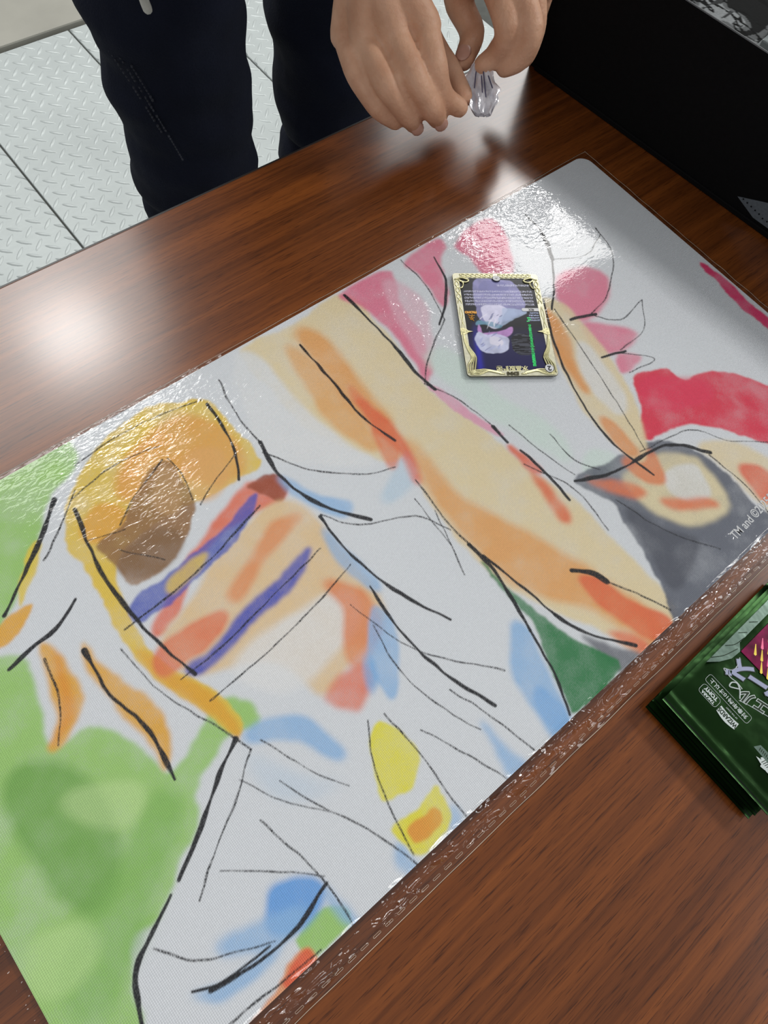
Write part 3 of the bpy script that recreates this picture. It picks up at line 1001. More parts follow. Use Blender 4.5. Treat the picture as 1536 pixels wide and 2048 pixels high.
for sx in (-1, 1):
    for ph in (0, math.pi * .66, math.pi * 1.33):
        strand([(sx * (2 + 24 * k / 16), -41.6 + 1.35 * math.sin(ph + k * .9)) for k in range(17)], .00042)
    for ph in (0, math.pi):
        strand([(sx * (29 + 1.3 * math.sin(ph + k * .8)), -37 + 20 * k / 14) for k in range(15)], .00042)
        strand([(sx * (29.2 + .9 * math.sin(ph + k * .42)), -14 + 20 * k / 12) for k in range(13)], .0003)
    # lower corners: curls
    strand([(sx * 30, -38), (sx * 25, -39.5), (sx * 20, -37.5), (sx * 23, -35.5), (sx * 27, -37)], .0006)
    strand([(sx * 27.5, -38), (sx * 24.5, -35), (sx * 25.5, -31), (sx * 28, -30)], .0006)
    # upper corners: long leaves sweeping down the sides and along the top
    for q in range(4):
        strand([(sx * (30.2 - q * 1.3), 41), (sx * (29.8 - q * 1.9), 35 - q), (sx * (26.6 - q * .9), 29 - q * .5), (sx * (28.3 - q * .3), 23 - q), (sx * 30, 15 - q * 2)], .00055)
        strand([(sx * 29, 42.6 - q * .9), (sx * (23 - q), 42.6 - q * 1.3), (sx * (17 - q), 40.2 - q * .2), (sx * (11 - q), 41.4), (sx * (6 + q), 42.4)], .0005)
        groove([(sx * (29.6 - q * 1.3), 41), (sx * (29.2 - q * 1.9), 35 - q), (sx * (26.1 - q * .9), 29 - q * .5), (sx * (27.9 - q * .3), 23 - q), (sx * 29.6, 15 - q * 2)])
        groove([(sx * 29, 42.1 - q * .9), (sx * (23 - q), 42 - q * 1.3), (sx * (17 - q), 39.7 - q * .2), (sx * (11 - q), 40.9), (sx * (6 + q), 41.9)])
    # mid ornaments
    bm = bmesh.new()
    for dy in (-1, 0, 1):
        box(bm, (sx * .0285, .0074 + dy * .0016, .0010), (.0048 - abs(dy) * .001, .0013, .0006), sx * dy * .5)
    prism(bm, [(sx * .0315, .0074 + .003), (sx * .0256, .0074 + .0006), (sx * .0228, .0074), (sx * .0256, .0074 - .0006), (sx * .0315, .0074 - .003)][::-sx], .0007, .0011)
    obj('frame_ornament', bm, gold, card)
bm = bmesh.new()
prism(bm, [(.0032 * math.cos(t) - .0256, .0033 * math.sin(t) + .0383) for t in np.linspace(0, 2 * math.pi, 33)[:-1]], .0008, .0015)
obj('badge_rim', bm, card_black, card)
bm = bmesh.new()
prism(bm, [(.0029 * math.cos(t) - .0256, .0030 * math.sin(t) + .0383) for t in np.linspace(0, 2 * math.pi, 33)[:-1]], .0010, .0016)
bd = obj('cost_badge', bm, card_white, card)
text('badge_number', '2', .0052, card_black, bd, (-.0256, .0383, .00166), bold=.0002)
bm = bmesh.new()
prism(bm, [(.0030 * math.cos(t) - .0003, .0025 * math.sin(t) - .0388) for t in np.linspace(0, 2 * math.pi, 33)[:-1]], .0008, .00145)
obj('badge_rim', bm, card_black, card)
bm = bmesh.new()
prism(bm, [(.0027 * math.cos(t) - .0003, .0022 * math.sin(t) - .0388) for t in np.linspace(0, 2 * math.pi, 33)[:-1]], .0010, .0016)
bd = obj('set_badge', bm, card_white, card)
bm = bmesh.new()
tube(bm, [(-.0010, -.0394, .00165), (-.0004, -.0380, .00165), (.0001, -.0394, .00165), (.0006, -.0382, .00165)], .00012, 5)
obj('badge_mark', bm, gold_line, bd)
nm = text('card_name', '水晶設計図', .0044, gold, card, (0, .0377, .00085), bold=.0001, thick=.0001)
text('card_mark', 'DM', .0032, gold_line, card, (0.0002, .0420, .00135), bold=.0002, sx=1.7)
bm = bmesh.new()
prism(bm, rrect(.0136, .0027, .0012, 5, -.0215, -.0115), .0006, .0009)
pl_ = obj('type_pill', bm, card_white, card)
text('type_text', '呪文', .0021, card_black, pl_, (-.0215, -.0115, .00096), bold=.00005)
text('promo_text', 'PROMO', .0026, orange_ink, card, (.0222, -.0092, .0008), bold=.0002, sx=.9)
bm = bmesh.new()
for p in ([(24.5, -7), (22, -5.6), (20, -6.4)], [(21.5, -7.2), (22.2, -4.2), (21, -1.8)], [(24, -5), (22, -3.8), (20.4, -4.4)], [(23.5, -3.4), (22.2, -2.6)]):
    tube(bm, [(x / 1000, y / 1000, .00075) for x, y in p], .0003, 5)
obj('promo_mark', bm, orange_ink, card)

# ------------------------------------------------------------------ foil packs
foil = mat('green_pack_foil', (28, 57, 22), 0.28, 0.8, 0.25, 30, 0.0014, 34)
foil_dark = mat('dark_pack_foil', (14, 26, 16), 0.25, 0.7, 0.25, 30, 0.0006, 45)
pack_ink = mat('pack_silver_ink', (196, 206, 204), 0.4, 0.1, 0.05, 200)
logo_fill = mat('logo_lavender', (150, 156, 184), 0.45, 0.1, 0.05, 200)
logo_dark = mat('logo_dark_green', (24, 44, 22), 0.35, 0.3, 0.05, 200)
silver_foil = mat('silver_green_foil', (120, 142, 130), 0.25, 0.7, 0.15, 60, 0.0004, 60)
PW, PL_, PT = 0.0735, 0.118, 0.0052


def pack_surface(sgn, dark):
    nx, ny = 40, 64
    bm = bmesh.new()
    V = []
    for i in range(nx + 1):
        row = []
        for j in range(ny + 1):
            x, y = -PW / 2 + PW * i / nx, -PL_ * j / ny
            dx = min(x + PW / 2, PW / 2 - x)
            dy = min(-y, PL_ + y)
            f = min(1, dx / .010) ** .55
            if dy < .009:
                z = .0003 + .0004 * math.sin(dy / .009 * 2 * math.pi * 3.5) * (1 if dy > .0005 else 0)
            else:
                z = .0002 + PT / 2 * f * min(1, (dy - .009) / .009) ** .7
                z += .0006 * noise.noise((x * 110, y * 50, sgn * 3)) * f * (1 if (dy - .009) < .009 else .2)
            row.append(bm.verts.new((x, y, PT / 2 + sgn * z)))
        V.append(row)
    for i in range(nx):
        for j in range(ny):
            q = (V[i][j], V[i][j + 1], V[i + 1][j + 1], V[i + 1][j])
            bm.faces.new(q if sgn > 0 else q[::-1])
    return bm


def foil_pack(label, loc, rz, front=False):
    p = thing('foil_pack', label, 'card pack', loc, rz, 'green foil packs')
    smooth(obj('front_foil', pack_surface(1, False), foil, p))
    smooth(obj('back_foil', pack_surface(-1, True), foil_dark, p))
    return p


RZ = math.radians(90)
p_low = foil_pack('dark green foil card pack at the bottom of the stack on the table', (0.0120, -0.2105, T + 0.0003), RZ + .012)
p_mid = foil_pack('dark green foil card pack sandwiched in the middle of the stack', (0.0140, -0.2095, T + 0.0059), RZ - .010)
p_top = foil_pack('green foil card pack with white lettering on top of the stack', (0.0165, -0.2115, T + 0.0115), RZ)
PZ = PT + .00034


def outline(name, pts, r, m, par, closed=True, z=PZ, part_label=None):
    bm = bmesh.new()
    tube(bm, [(x / 1000, y / 1000, z) for x, y in pts], r, 5, cap=not closed, closed=closed)
    return obj(name, bm, m, par, label=part_label)


outline('age_frame', [(x * 1000, y * 1000) for x, y in rrect(.0298, .0052, .0014, 4, .0145, -.0282)], .00012, pack_ink, p_top)
text('age_text', '対象年齢10才以上', .0029, pack_ink, p_top, (.0145, -.0284, PZ), bold=.00004, sx=1.12)
outline('maker_frame', [(x * 1000, y * 1000) for x, y in rrect(.0122, .0060, .0018, 4, .0222, -.0212)], .00012, pack_ink, p_top)
text('maker_text', 'TAKARA', .0023, pack_ink, p_top, (.0222, -.0198, PZ), bold=.00011, sx=.98)
text('maker_text', 'TOMY', .0029, pack_ink, p_top, (.0222, -.0226, PZ), bold=.00014, sx=1.05)
bm = bmesh.new()
n_ = 12
up_ = [(2.2 + 12.6 * k / n_, -18.0 - 1.1 * math.sin(math.pi * k / n_) * -1) for k in range(n_ + 1)]
lo_ = [(14.6 - 12.2 * k / n_, -22.2 + .5 * math.sin(math.pi * k / n_)) for k in range(n_ + 1)]
prism(bm, [(x / 1000, y / 1000) for x, y in lo_[::-1] + up_[::-1]], PZ - .0001, PZ + .00008)
bmesh.ops.recalc_face_normals(bm, faces=bm.faces)
wz = obj('publisher_plate', bm, pack_ink, p_top)
text('publisher_text', 'WIZARDS', .0036, logo_dark, wz, (.0085, -.0199, PZ + .0001), bold=.00012, sx=.78)
text('publisher_small_text', 'OF THE COAST', .0012, pack_ink, p_top, (.0085, -.0237, PZ), sx=.95)
LR = math.radians(17)
for k, ch in enumerate('デュエル'):
    x, y = -.0165 + .0082 * k, -.0450 + .0082 * k * math.tan(LR)
    text('logo_letter', ch, .0084, pack_ink, p_top, (x, y, PZ), LR, offset=.0006, sx=.9, shear=.25)
    text('logo_letter', ch, .0084, logo_dark, p_top, (x, y, PZ + .0001), LR, offset=.0002, sx=.9, shear=.25)
for k, ch in enumerate('マスターズ'):
    x, y = -.0225 + .0104 * k, -.0595 + .0104 * k * math.tan(LR)
    text('logo_letter', ch, .0128, logo_dark, p_top, (x, y, PZ + .0001), LR, offset=.0011, sx=.95, shear=.25)
    text('logo_letter', ch, .0128, logo_fill, p_top, (x, y, PZ + .0002), LR, offset=.0006, sx=.95, shear=.25)
outline('logo_outline', [tuple(p)[:2] for p in spline([(13, -38.5, 0), (17, -39, 0), (21, -38.2, 0), (26.5, -39, 0), (23, -42, 0), (22.5, -46, 0), (24.5, -51, 0)], 5)], .0003, pack_ink, p_top, False)
outline('logo_outline', [tuple(p)[:2] for p in spline([(-24, -45, 0), (-10, -40, 0), (5, -34.5, 0), (10, -32.2, 0)], 5)], .00022, pack_ink, p_top, False)
outline('logo_flourish', [tuple(p)[:2] for p in spline([(13.5, -37.5, 0), (16, -35.4, 0), (18.3, -34.0, 0), (18.8, -36.6, 0), (16.6, -38.6, 0), (13.4, -37, 0), (10.5, -33.4, 0)], 6)], .0004, pack_ink, p_top, False)
# ribbon emblem near the side of the pack
bm = bmesh.new()
prism(bm, [(x / 1000, y / 1000) for x, y in ((-10, -19.5), (-21, -19), (-30, -20), (-30, -24.2), (-21, -23.4), (-12, -23.2))][::-1], PZ - .0001, PZ + .00006)
bmesh.ops.recalc_face_normals(bm, faces=bm.faces)
em = obj('emblem_ribbon', bm, silver_foil, p_top)
bm = bmesh.new()
pts_ = []
for k in range(40):
    a = 2 * math.pi * k / 40
    r = 1 + .16 * math.sin(7 * a) + .08 * math.sin(13 * a)
    pts_.append(((-22.5 + 7.2 * r * math.cos(a)) / 1000, (-17.2 + 2.5 * r * math.sin(a)) / 1000))
prism(bm, pts_, PZ - .0001, PZ + .00004)
obj('emblem_burst', bm, pack_ink, p_top)
bm = bmesh.new()
for k in range(14):
    box(bm, ((-13 - k * 1.1) / 1000, -.0213, PZ + .0001), (.0004, .0024 * (.7 + .3 * noise.noise((k, 0, 0))), .0001), .25)
for k in range(7):
    box(bm, ((-18 - k * 1.1) / 1000, -.0178, PZ + .0001), (.0003, .0026, .0001), -.3)
obj('emblem_lines', bm, logo_dark, p_top, kind='stuff')
# pale feathered panel along the pack side
bm = bmesh.new()
prism(bm, [(x / 1000, y / 1000) for x, y in ((35.0, -34), (30.5, -40), (27.2, -47), (26.6, -54), (30, -58), (30, -112), (35.2, -112))][::-1], PT - .0005, PT + .00038)
bmesh.ops.recalc_face_normals(bm, faces=bm.faces)
obj('side_panel', bm, silver_foil, p_top, label='pale silver green side panel')
for a in ([(35, -38), (31, -45), (28.5, -54)], [(34, -50), (31, -55), (30, -62)], [(33.8, -62), (31, -66)], [(33.8, -72), (31, -76)]):
    outline('panel_line', [tuple(p)[:2] for p in spline([(x, y, 0) for x, y in a], 5)], .0002, logo_dark, p_top, False, PT + .0005)

# holographic card on the pack
holo = mat('holo_magenta', (120, 10, 66), 0.22, 0.4, 0.6, 120)
holo_hot = mat('holo_yellow', (255, 214, 70), 0.45, 0.0, 0.2, 250)  # scale print, with the foil's reflection put into its bright colour
holo_pink = mat('holo_pink', (250, 110, 150), 0.35, 0.1, 0.2, 250)
hc = thing('holographic_card', 'magenta holographic foil card with yellow scales on the green pack', 'card', (0.0165, -0.2115, T + 0.0115 + PT + .0004), RZ)
bm = bmesh.new()
prism(bm, rrect(.063, .088, .0004, 2, -.0050, -.0984), 0, .0003)
obj('card_body', bm, holo, hc)
bmy, bmp = bmesh.new(), bmesh.new()


def scale_(bm, x, y, L, w0, w1, a):
    ca, sa = math.cos(a), math.sin(a)
    pts = [(-L / 2, -w0), (L / 2, -w1), (L / 2 + w1 * .8, 0), (L / 2, w1), (-L / 2, w0)]
    prism(bm, [((x + u * ca - v * sa) / 1000, (y + u * sa + v * ca) / 1000) for u, v in pts], .0003, .00036)


for i in range(-14, 22):
    for j in range(-12, 26):
        # columns of tapering scales, alternate columns shifted by half a step
        u, v = 4.0 * i, 7.0 * j + 3.4 * (i % 2)
        x, y = -5 - .6 * u - .574 * v, -70 - .8 * u + .819 * v
        if not (-34.5 < x < 24.5) or not (-138 < y < -56.5):
            continue
        scale_(bmy if (i + 2 * j) % 3 else bmp, x, y, 6.2, .20, .80, math.radians(125))
obj('foil_scale', bmy, holo_hot, hc, kind='stuff', label='yellow prismatic scales')
obj('foil_scale', bmp, holo_pink, hc, kind='stuff', label='pink prismatic scales')

# ------------------------------------------------------------------ storage box at the right
box_black = mat('box_black', (15, 15, 16), 0.8, 0, 0.1, 200, 0.0001, 900, spec=0.1)
box_rim = mat('box_rim_grey', (96, 98, 100), 0.6, 0, 0.1, 100)
grey_print = mat('grey_felt_print', (92, 99, 106), 0.8, 0, 0.15, 500)
BZ = 0.1025
BA = math.atan2(-0.254, 0.022)
sb = thing('storage_box', 'open black storage box with grey corner print at the table end', 'box', (0.343, 0.26, T + 0.0002), BA)
BL, BD, BT = 0.42, 0.24, 0.003


def wall_panel(name, c, s, label=None, m=box_black):
    bm = bmesh.new()
    box(bm, c, s)
    bevel(bm, .0006, 1)
    return obj(name, bm, m, sb, label=label)


wall_panel('front_panel', (BL / 2, BT / 2, BZ / 2), (BL, BT, BZ))
wall_panel('back_panel', (BL / 2, BD - BT / 2, BZ / 2), (BL, BT, BZ))
wall_panel('side_panel', (BT / 2, BD / 2, BZ / 2), (BT, BD - 2 * BT, BZ))
wall_panel('side_panel', (BL - BT / 2, BD / 2, BZ / 2), (BT, BD - 2 * BT, BZ))
wall_panel('base_panel', (BL / 2, BD / 2, .0015), (BL - 2 * BT, BD - 2 * BT, .003))
wall_panel('rim', (BL / 2, .0012, BZ + .0003), (BL, .0020, .0010), 'lighter grey rim', box_rim)  # rim strip in a lighter grey than the panels
wall_panel('bottom_lip', (BL / 2 + .002, -.0012, .0022), (BL - .01, .0026, .0042))
bm = bmesh.new()
for k, (a, b_) in enumerate((((.2165, .0135), (.42, .0135)),)):
    pts = [(.2165, .0125), (.236, .0060), (.42, .006), (.42, .060), (.262, .034), (.240, .0225)]
    vs = [bm.verts.new((x, -.0003, z)) for x, z in pts]
    vb = [bm.verts.new((x, .0005, z)) for x, z in pts]
    bm.faces.new(vs)
    bm.faces.new(vb[::-1])
    for i in range(len(pts)):
        bm.faces.new((vs[i], vb[i], vb[(i + 1) % len(pts)], vs[(i + 1) % len(pts)]))
bmesh.ops.recalc_face_normals(bm, faces=bm.faces)
gp = obj('corner_print', bm, grey_print, sb, label='grey felt coloured print')
bm = bmesh.new()
for k in range(9):
    box(bm, (.2215 + k * .0042, -.0005, .0136 - .0006 * k if k < 5 else .0100), (.0011, .0004, .0009))
obj('print_dots', bm, box_black, gp, kind='stuff')
bm = bmesh.new()
box(bm, (BL / 2, BD / 2, .044), (BL - .008, BD - .008, .082))
obj('inner_tray', bm, box_black, sb)

# flat sheet with a black and white print on the tray
sheet_print = print_material('sheet_print', 0.8, spec=0.08)
sx_, sy_ = np.linspace(-160, 160, 321), np.linspace(-112, 112, 225)
X, Y = np.meshgrid(sx_, sy_, indexing='ij')
wx, wy = X + 10 * (fbm(X, Y, 24, 301) - .5), Y + 10 * (fbm(X, Y, 24, 303) - .5)
f1 = fbm(wx * 1.0, wy * .7, 26, 311, 2)
f2 = fbm(wx * .6 + wy, wy * 1.2, 20, 321, 3)
g = np.where(f1 > .55, 150, np.where(f1 > .47, 105, 26)).astype(float)
g = np.where((np.abs(f2 - .5) < .03), 16, g)
g = np.where((f1 > .55) & (vnoise(X * 3, Y * .7, 9, 331) > .74), 60, g)
gl = ((g / 255 + .055) / 1.055) ** 2.4
paint2 = np.stack([gl * .93, gl * .98, gl], -1) * (0.85 + .3 * RNG.random(X.shape))[..., None]
def box_pt(x, y, z):
    c, s = math.cos(BA), math.sin(BA)
    return (.343 + x * c - y * s, .26 + x * s + y * c, T + .0002 + z)


sheet = thing('printed_sheet', 'grey sheet with black and white print lying inside the black box', 'sheet', box_pt(.172, .1195, .0853), BA)
bm = bmesh.new()
box(bm, (0, 0, .0003), (.32, .224, .0006))
obj('paper', bm, card_white, sheet)
grid_print('printed_face', sx_ / 1000, sy_ / 1000, .00068, paint2, sheet_print, sheet)
# clear plastic cases in the box
case_clear = mat('case_clear', (150, 158, 158), 0.12, 0.0, 0.15, 60, spec=.8)
case_dark = mat('case_insert', (62, 58, 42), 0.4, 0, 0.4, 90)
for k, (dx, dz, da) in enumerate(((0, 0, 0.06), (.004, .0062, 0.02), (.010, .0124, -.03))):
    cc = thing('card_case', ('lowest clear plastic card case', 'middle clear plastic card case', 'topmost clear plastic card case')[k] + ' in the black box, beside the printed sheet art', 'case', box_pt(.208 + dx, .054 + dx, .0862 + dz), BA + da, 'clear card cases in the box')
    bm = bmesh.new()
    box(bm, (0, 0, .0028), (.098, .072, .0052))
    bevel(bm, .0012, 2)
    obj('shell', bm, case_clear, cc)
    bm = bmesh.new()
    box(bm, (0, 0, .0055), (.086, .060, .0006))
    obj('insert', bm, case_dark, cc, label='dark olive card insert')

# ------------------------------------------------------------------ person behind the table
skin = bpy.data.materials.new('skin')
skin.use_nodes = True
nt = skin.node_tree
b = nt.nodes['Principled BSDF']
tc = nt.nodes.new('ShaderNodeTexCoord')
n = nt.nodes.new('ShaderNodeTexNoise')
n.inputs['Scale'].default_value = 45
n.inputs['Detail'].default_value = 5
nt.links.new(tc.outputs['Object'], n.inputs['Vector'])
r = nt.nodes.new('ShaderNodeValToRGB')
r.color_ramp.elements[0].position, r.color_ramp.elements[1].position = .3, .7
r.color_ramp.elements[0].color = (*lin((198, 147, 116)), 1)
r.color_ramp.elements[1].color = (*lin((224, 177, 146)), 1)
nt.links.new(n.outputs['Fac'], r.inputs['Fac'])
nt.links.new(r.outputs['Color'], b.inputs['Base Color'])
b.inputs['Roughness'].default_value = 0.55
b.inputs['Subsurface Weight'].default_value = 0.12
b.inputs['Subsurface Radius'].default_value = (0.006, 0.002, 0.001)
b.inputs['Subsurface Scale'].default_value = 0.6
n2 = nt.nodes.new('ShaderNodeTexNoise')
n2.inputs['Scale'].default_value = 420
nt.links.new(tc.outputs['Object'], n2.inputs['Vector'])
bp = nt.nodes.new('ShaderNodeBump')
bp.inputs['Distance'].default_value = 0.0004
nt.links.new(n2.outputs['Fac'], bp.inputs['Height'])
nt.links.new(bp.outputs['Normal'], b.inputs['Normal'])
nail_m = mat('nail', (206, 160, 142), 0.35, 0, 0.05, 200)
navy_cloth = mat('navy_trousers', (19, 23, 38), 0.9, 0, 0.25, 14, 0.0008, 500, spec=.2)
dark_knit = mat('black_sweatshirt', (20, 20, 24), 0.9, 0, 0.2, 20, 0.001, 400, spec=.2)
hair_m = mat('black_hair', (18, 16, 15), 0.5, 0, 0.2, 60, 0.002, 300, stretch=(1, 1, .1))
shoe_m = mat('shoe_black', (24, 24, 26), 0.6, 0, 0.1, 60)
white_cord = mat('white_cord', (214, 210, 200), 0.8, 0, 0.05, 300, .0004, 900)
faded = mat('faded_print', (46, 48, 58), 0.9, 0, 0.5, 600)

HANDS = {"R":{'wrist': (0.1814, 0.2991, 0.1141), 'index': [(0.199, 0.2526, 0.08), (0.1909, 0.2302, 0.0675), (0.1963, 0.2221, 0.0485), (0.2094, 0.2153, 0.0381)], 'middle': [(0.1791, 0.2606, 0.0751), (0.1733, 0.2324, 0.0651), (0.1828, 0.2187, 0.046), (0.1934, 0.2195, 0.0324)], 'ring': [(0.1658, 0.2766, 0.0671), (0.157, 0.2421, 0.0598), (0.1669, 0.2274, 0.0427), (0.1769, 0.2273, 0.0298)], 'pinky': [(0.1649, 0.299, 0.0588), (0.1501, 0.264, 0.0547), (0.153, 0.243, 0.0421), (0.1644, 0.2349, 0.0319)], 'thumb': [(0.2066, 0.2906, 0.0878), (0.2179, 0.2694, 0.0584), (0.2241, 0.2466, 0.0433), (0.2221, 0.2245, 0.0364)]},
"L":{'wrist': (0.2774, 0.2674, 0.1176), 'index': [(0.2612, 0.2534, 0.0914), (0.2527, 0.2231, 0.0777), (0.2522, 0.2261, 0.0586), (0.2441, 0.2308, 0.0493)], 'middle': [(0.2701, 0.241, 0.0966), (0.2651, 0.213, 0.0793), (0.2614, 0.2117, 0.06), (0.2562, 0.2188, 0.0503)], 'ring': [(0.2878, 0.2389, 0.0914), (0.2842, 0.2241, 0.0695), (0.278, 0.22, 0.0518), (0.2708, 0.2259, 0.0432)], 'pinky': [(0.3067, 0.2408, 0.0822), (0.3057, 0.2407, 0.0598), (0.2968, 0.2363, 0.0444), (0.2876, 0.241, 0.037)], 'thumb': [(0.2643, 0.2792, 0.0943), (0.2604, 0.2816, 0.0661), (0.2619, 0.2627, 0.0503), (0.2417, 0.2477, 0.0444)]}}
person = thing('person', 'person in dark navy trousers standing behind the table, hands holding a crumpled wrapper', 'person', (0.28, 0.6, 0))
PO = Vector((0.28, 0.6, 0))


def W_(p):      # table-relative point to the person's frame
    return Vector((p[0], p[1], p[2] + T)) - PO


body = bmesh.new()
JR = {'index': (.0106, .0094, .0083, .0072), 'middle': (.0107, .0094, .0084, .0073), 'ring': (.0102, .0089, .0079, .0069), 'pinky': (.0094, .0082, .0072, .0063), 'thumb': (.0135, .0112, .0098, .0080)}
ELB = {'R': Vector((.11, .46, 1.02)) - PO, 'L': Vector((.44, .42, 1.0)) - PO}
SHO = {'R': Vector((.12, .57, 1.33)) - PO, 'L': Vector((.44, .57, 1.33)) - PO}
for s in 'RL':
    H = HANDS[s]
    w = W_(H['wrist'])
    tube(body, [SHO[s], ELB[s]], [.045, .038], 14)
    tube(body, [ELB[s], ELB[s].lerp(w, .35), ELB[s].lerp(w, .8), w], [.038, .042, .029, .0265], 16)
    mcps = [W_(H[f][0]) for f in ('index', 'middle', 'ring', 'pinky')]
    # palm: metacarpal rays with webbing between them
    for i, m_ in enumerate(mcps):
        tube(body, [w, w.lerp(m_, .5), m_], [.018, .0145, JR[('index', 'middle', 'ring', 'pinky')[i]][0] + .0012], 14)
    for a_, c_ in zip(mcps[:-1], mcps[1:]):
        mid = (a_ + c_) / 2
        tube(body, [w, w.lerp(mid, .5), w.lerp(mid, .93)], [.018, .0138, .0072], 12)
    th = [W_(p) for p in H['thumb']]
    tube(body, [w, w.lerp(th[0], .7), th[0]], [.018, .016, .0145], 12)
    tube(body, [th[0].lerp(mcps[0], .4), th[0], th[1]], [.011, .0135, .0115], 12)
    for f in JR:
        pts = [W_(p) for p in H[f]]
        c = spline([tuple(p) for p in pts], 5)
        rr = lerp_list(JR[f], 5)
        # knuckle swelling
        rr = [q * (1 + .07 * math.exp(-((i / 5 - 1) / .35) ** 2) + .05 * math.exp(-((i / 5 - 2) / .3) ** 2) - .03) for i, q in enumerate(rr)]
        tube(body, c, rr, 14)
# neck, head, torso core and hips joined into the same surface
neck = Vector((0, -.05, 1.38))
head = Vector((0, -.13, 1.52))
tube(body, [(0, 0.02, 1.02), (0, -.01, 1.20), (0, -.03, 1.32)], [.10, .105, .09], 18)
tube(body, [SHO['R'], (0, -.03, 1.35), SHO['L']], [.05, .06, .05], 14)
tube(body, [(0, -.035, 1.34), neck, head + Vector((0, .03, -.05))], [.055, .052, .055], 16)
ax_f = Vector((0, -.80, -.60))          # the face looks down at the hands
tube(body, [head + Vector((0, .022, .0)), head + Vector((0, -.01, .035))], [.085, .080], 20)
tube(body, [head + Vector((0, -.035, -.03)), head + Vector((0, -.055, -.085))], [.062, .040], 18)
tube(body, [head + ax_f * .085 + Vector((0, 0, .02)), head + ax_f * .112 + Vector((0, 0, -.015))], [.008, .013], 10)
for sx in (-1, 1):
    tube(body, [head + Vector((sx * .083, .005, .012)), head + Vector((sx * .088, .012, -.03))], [.014, .009], 10, flat=.6)
    tube(body, [(sx * .095, .02, .90), (sx * .108, .005, .45), (sx * .112, .045, .10)], [.065, .035, .03], 14)
tube(body, [(-.07, .03, .95), (.07, .03, .95)], [.10, .10], 16)
tube(body, [(0, .03, .95), (0, .02, 1.05)], [.10, .10], 16)
me = remesh(body, .0017, 2, .5)
bo = obj('body', me, skin, person)
for sx in (-1, 1):
    bm = bmesh.new()
    bmesh.ops.create_uvsphere(bm, u_segments=14, v_segments=10, radius=.0115)
    smooth(obj('eye', bm, card_white, person, loc=head + ax_f * .076 + Vector((sx * .031, 0, .034))))
    bm = bmesh.new()
    tube(bm, [head + ax_f * .088 + Vector((sx * .046, 0.004, .050)), head + ax_f * .094 + Vector((sx * .018, 0, .054))], .003, 8)
    obj('eyebrow', bm, hair_m, person)
bm = bmesh.new()
tube(bm, [head + Vector((-.022, -.097, -.083)), head + Vector((0, -.102, -.084)), head + Vector((.022, -.097, -.083))], [.003, .005, .003], 8)
obj('lips', bm, nail_m, person)
bm = bmesh.new()
tube(bm, [head + Vector((0, .035, .0)), head + Vector((0, .012, .052))], [.093, .088], 20)
tube(bm, [head + Vector((-.05, -.05, .085)), head + Vector((.05, -.05, .085))], [.030, .030], 12)
obj('hair', remesh(bm, .006, 2), hair_m, person)


def nail(tip, prev, toward, r):
    """small plate on the back of a fingertip"""
    tip, prev = Vector(tip), Vector(prev)
    d = (tip - prev).normalized()
    nrm = (toward - tip)
    nrm = (nrm - d * nrm.dot(d)).normalized()
    sd = d.cross(nrm)
    bm = bmesh.new()
    bmesh.ops.create_uvsphere(bm, u_segments=12, v_segments=8, radius=1)
    Mx = Matrix((( *(sd * r * .72),), (*(d * r * 1.0),), (*(nrm * r * .22),))).transposed().to_4x4()
    Mx.translation = tip - d * r * .05 + nrm * r * .80
    bmesh.ops.transform(bm, matrix=Mx, verts=bm.verts)
    smooth(obj('fingernail', bm, nail_m, person))


camp = Vector((-.163, -.1, .3735 + T)) - PO
nail(W_(HANDS['L']['thumb'][3]), W_(HANDS['L']['thumb'][2]), camp + Vector((-.25, 0, 0)), .0080)
nail(W_(HANDS['R']['middle'][3]), W_(HANDS['R']['middle'][2]), camp, .0074)
nail(W_(HANDS['R']['ring'][3]), W_(HANDS['R']['ring'][2]), camp, .0070)

# trousers
bm = bmesh.new()
for sx, kx, nx_ in ((-1, -.106, -.103), (1, .113, .118)):
    tube(bm, [(sx * .09, .03, .96), (sx * .100, .015, .78), (kx, 0, .62), (kx + .003, 0, .52), (nx_, .004, .43), (nx_ + .004, .03, .25), (nx_, .05, .085)],
         [.105, .098, .081, .080, .077, .070, .068], 24)
tube(bm, [(-.06, .03, .97), (.06, .03, .97)], [.115, .115], 20)
me = remesh(bm, .006, 3)
co = np.empty(len(me.vertices) * 3, np.float32)
me.vertices.foreach_get('co', co)
nn = np.empty(len(me.vertices) * 3, np.float32)
me.vertices.foreach_get('normal', nn)
co, nn = co.reshape(-1, 3), nn.reshape(-1, 3)
fold = np.array([noise.noise((p[0] * 9, p[1] * 9, p[2] * 22)) * .008 + noise.noise((p[0] * 20 + p[2] * 12, p[1] * 20, p[2] * 30)) * .004 - .010 * math.exp(-((p[2] - .415) / .012) ** 2) for p in co])
co = co + nn * fold[:, None]
me.vertices.foreach_set('co', co.ravel().astype(np.float32))
trousers = obj('trousers', me, navy_cloth, person, label='dark navy trousers')
bm = bmesh.new()
rr_ = random.Random(3)
for row in range(3):
    for k in range((26, 34, 12)[row]):
        if rr_.random() < .3:
            continue
        z = .640 - .0031 * k - .004 * row
        x = -.186 + .00085 * k + .0052 * row
        a = (x + .106) / .081
        y = -math.sqrt(max(0, 1 - a * a)) * .081
        box(bm, (x, y - .0065, z), (.0007 + .0012 * rr_.random(), .002, .0012 + .0014 * rr_.random()), 0)
obj('faded_print', bm, faded, trousers, label='faded pale print on the thigh')

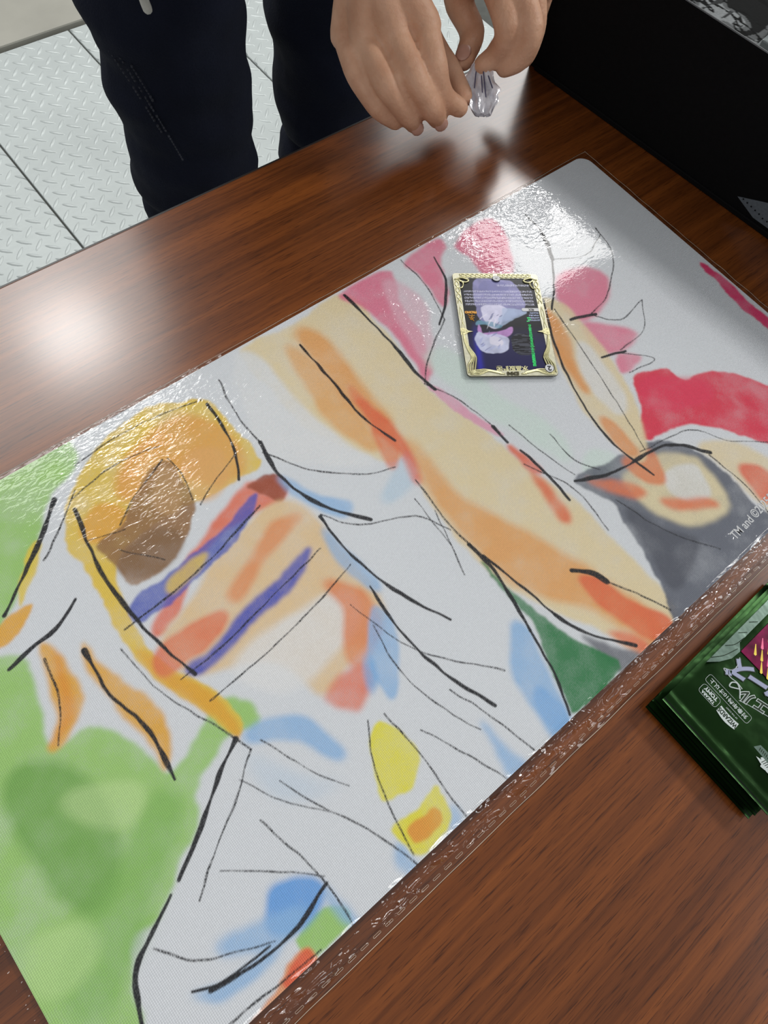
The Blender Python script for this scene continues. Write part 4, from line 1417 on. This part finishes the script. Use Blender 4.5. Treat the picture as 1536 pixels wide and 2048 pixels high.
# sweatshirt
bm = bmesh.new()
for sx in (-1, 1):
    tube(bm, [(sx * .075, .03, .90), (sx * .08, .005, 1.08), (sx * .085, -.02, 1.25)], [.120, .118, .112], 20)
tube(bm, [(0, .03, .90), (0, 0, 1.1), (0, -.02, 1.27)], [.125, .125, .115], 20)
tube(bm, [SHO['R'], (0, -.03, 1.33), SHO['L']], [.068, .085, .068], 18)
for s in 'RL':
    w = W_(HANDS[s]['wrist'])
    tube(bm, [SHO[s], SHO[s].lerp(ELB[s], .5), ELB[s], ELB[s].lerp(w, .35), ELB[s].lerp(w, .60)], [.070, .064, .060, .054, .047], 18)
me = remesh(bm, .006, 3)
obj('sweatshirt', me, dark_knit, person, label='black sweatshirt')
bm = bmesh.new()
tube(bm, spline([(-.155, -.105, .94), (-.172, -.112, .80), (-.176, -.108, .735), (-.1745, -.105, .7215), (-.172, -.103, .712)], 4), .0042, 8)
smooth(obj('drawstring', bm, white_cord, person, label='white drawstring end'))
for sx, cx2 in ((-1, -.103), (1, .118)):
    bm = bmesh.new()
    tube(bm, [(cx2, .09, .045), (cx2, .02, .045), (cx2 + sx * .006, -.08, .034), (cx2 + sx * .008, -.13, .030)], [.040, .044, .040, .028], 16)
    for v in bm.verts:
        v.co.z = max(v.co.z, .001)
    obj('shoe', bm, shoe_m, person)

# crumpled wrapper pinched between the fingers
wrap_m = mat('wrapper_film', (228, 226, 238), 0.25, 0.0, 0.25, 120, 0.001, 160, spec=.8)
wt = wrap_m.node_tree
wb = wt.nodes['Principled BSDF']
wb.inputs['Transmission Weight'].default_value = 0.2
wrapper = thing('crumpled_wrapper', 'crumpled clear pale lilac plastic wrapper pinched between both hands', 'wrapper', (0.2400, 0.2290, T + .0440))
A_, B_ = Vector((.2425, .2313, .0478)), Vector((.2290, .2091, .0346))
dv = (B_ - A_)
sdv = Vector((.75, -.62, .10)).normalized()
nv = dv.cross(sdv).normalized()
bm = bmesh.new()
NU, NV = 16, 22
for layer in range(3):
    G_ = []
    for i in range(NU + 1):
        row = []
        for j in range(NV + 1):
            u, v = i / NU - .5, j / NV
            wd = .0125 * (.45 + .8 * math.sin(math.pi * min(1, v * .9 + .05)))
            p = A_ + dv * (v * 1.28 - .08) + sdv * (u * 2 * wd * .8)
            p += nv * (.0035 * noise.noise((u * 9 + layer * 7, v * 2, layer)) + (layer - 1) * .0022)
            p += sdv * .003 * noise.noise((v * 5, layer * 3, u * 4))
            row.append(bm.verts.new(p - Vector((.2400, .2290, .0440))))
        G_.append(row)
    for i in range(NU):
        for j in range(NV):
            bm.faces.new((G_[i][j], G_[i + 1][j], G_[i + 1][j + 1], G_[i][j + 1]))
smooth(obj('wrapper_film', bm, wrap_m, wrapper))
bm = bmesh.new()
for k in range(4):
    x = (-.0052, -.0004, .0016, .0060)[k]
    tube(bm, [(A_ - Vector((.24, .229, .044))) + sdv * x * .8 + dv * (.22 + .1 * (k % 2)) + nv * .0058, (A_ - Vector((.24, .229, .044))) + sdv * x * 1.2 + dv * (.62 + .22 * (k % 3) / 2) + nv * .0062], .00045, 5)
obj('printed_stripe', bm, mat('wrapper_ink', (70, 66, 96), .4), wrapper, label='dark violet printed stripes')
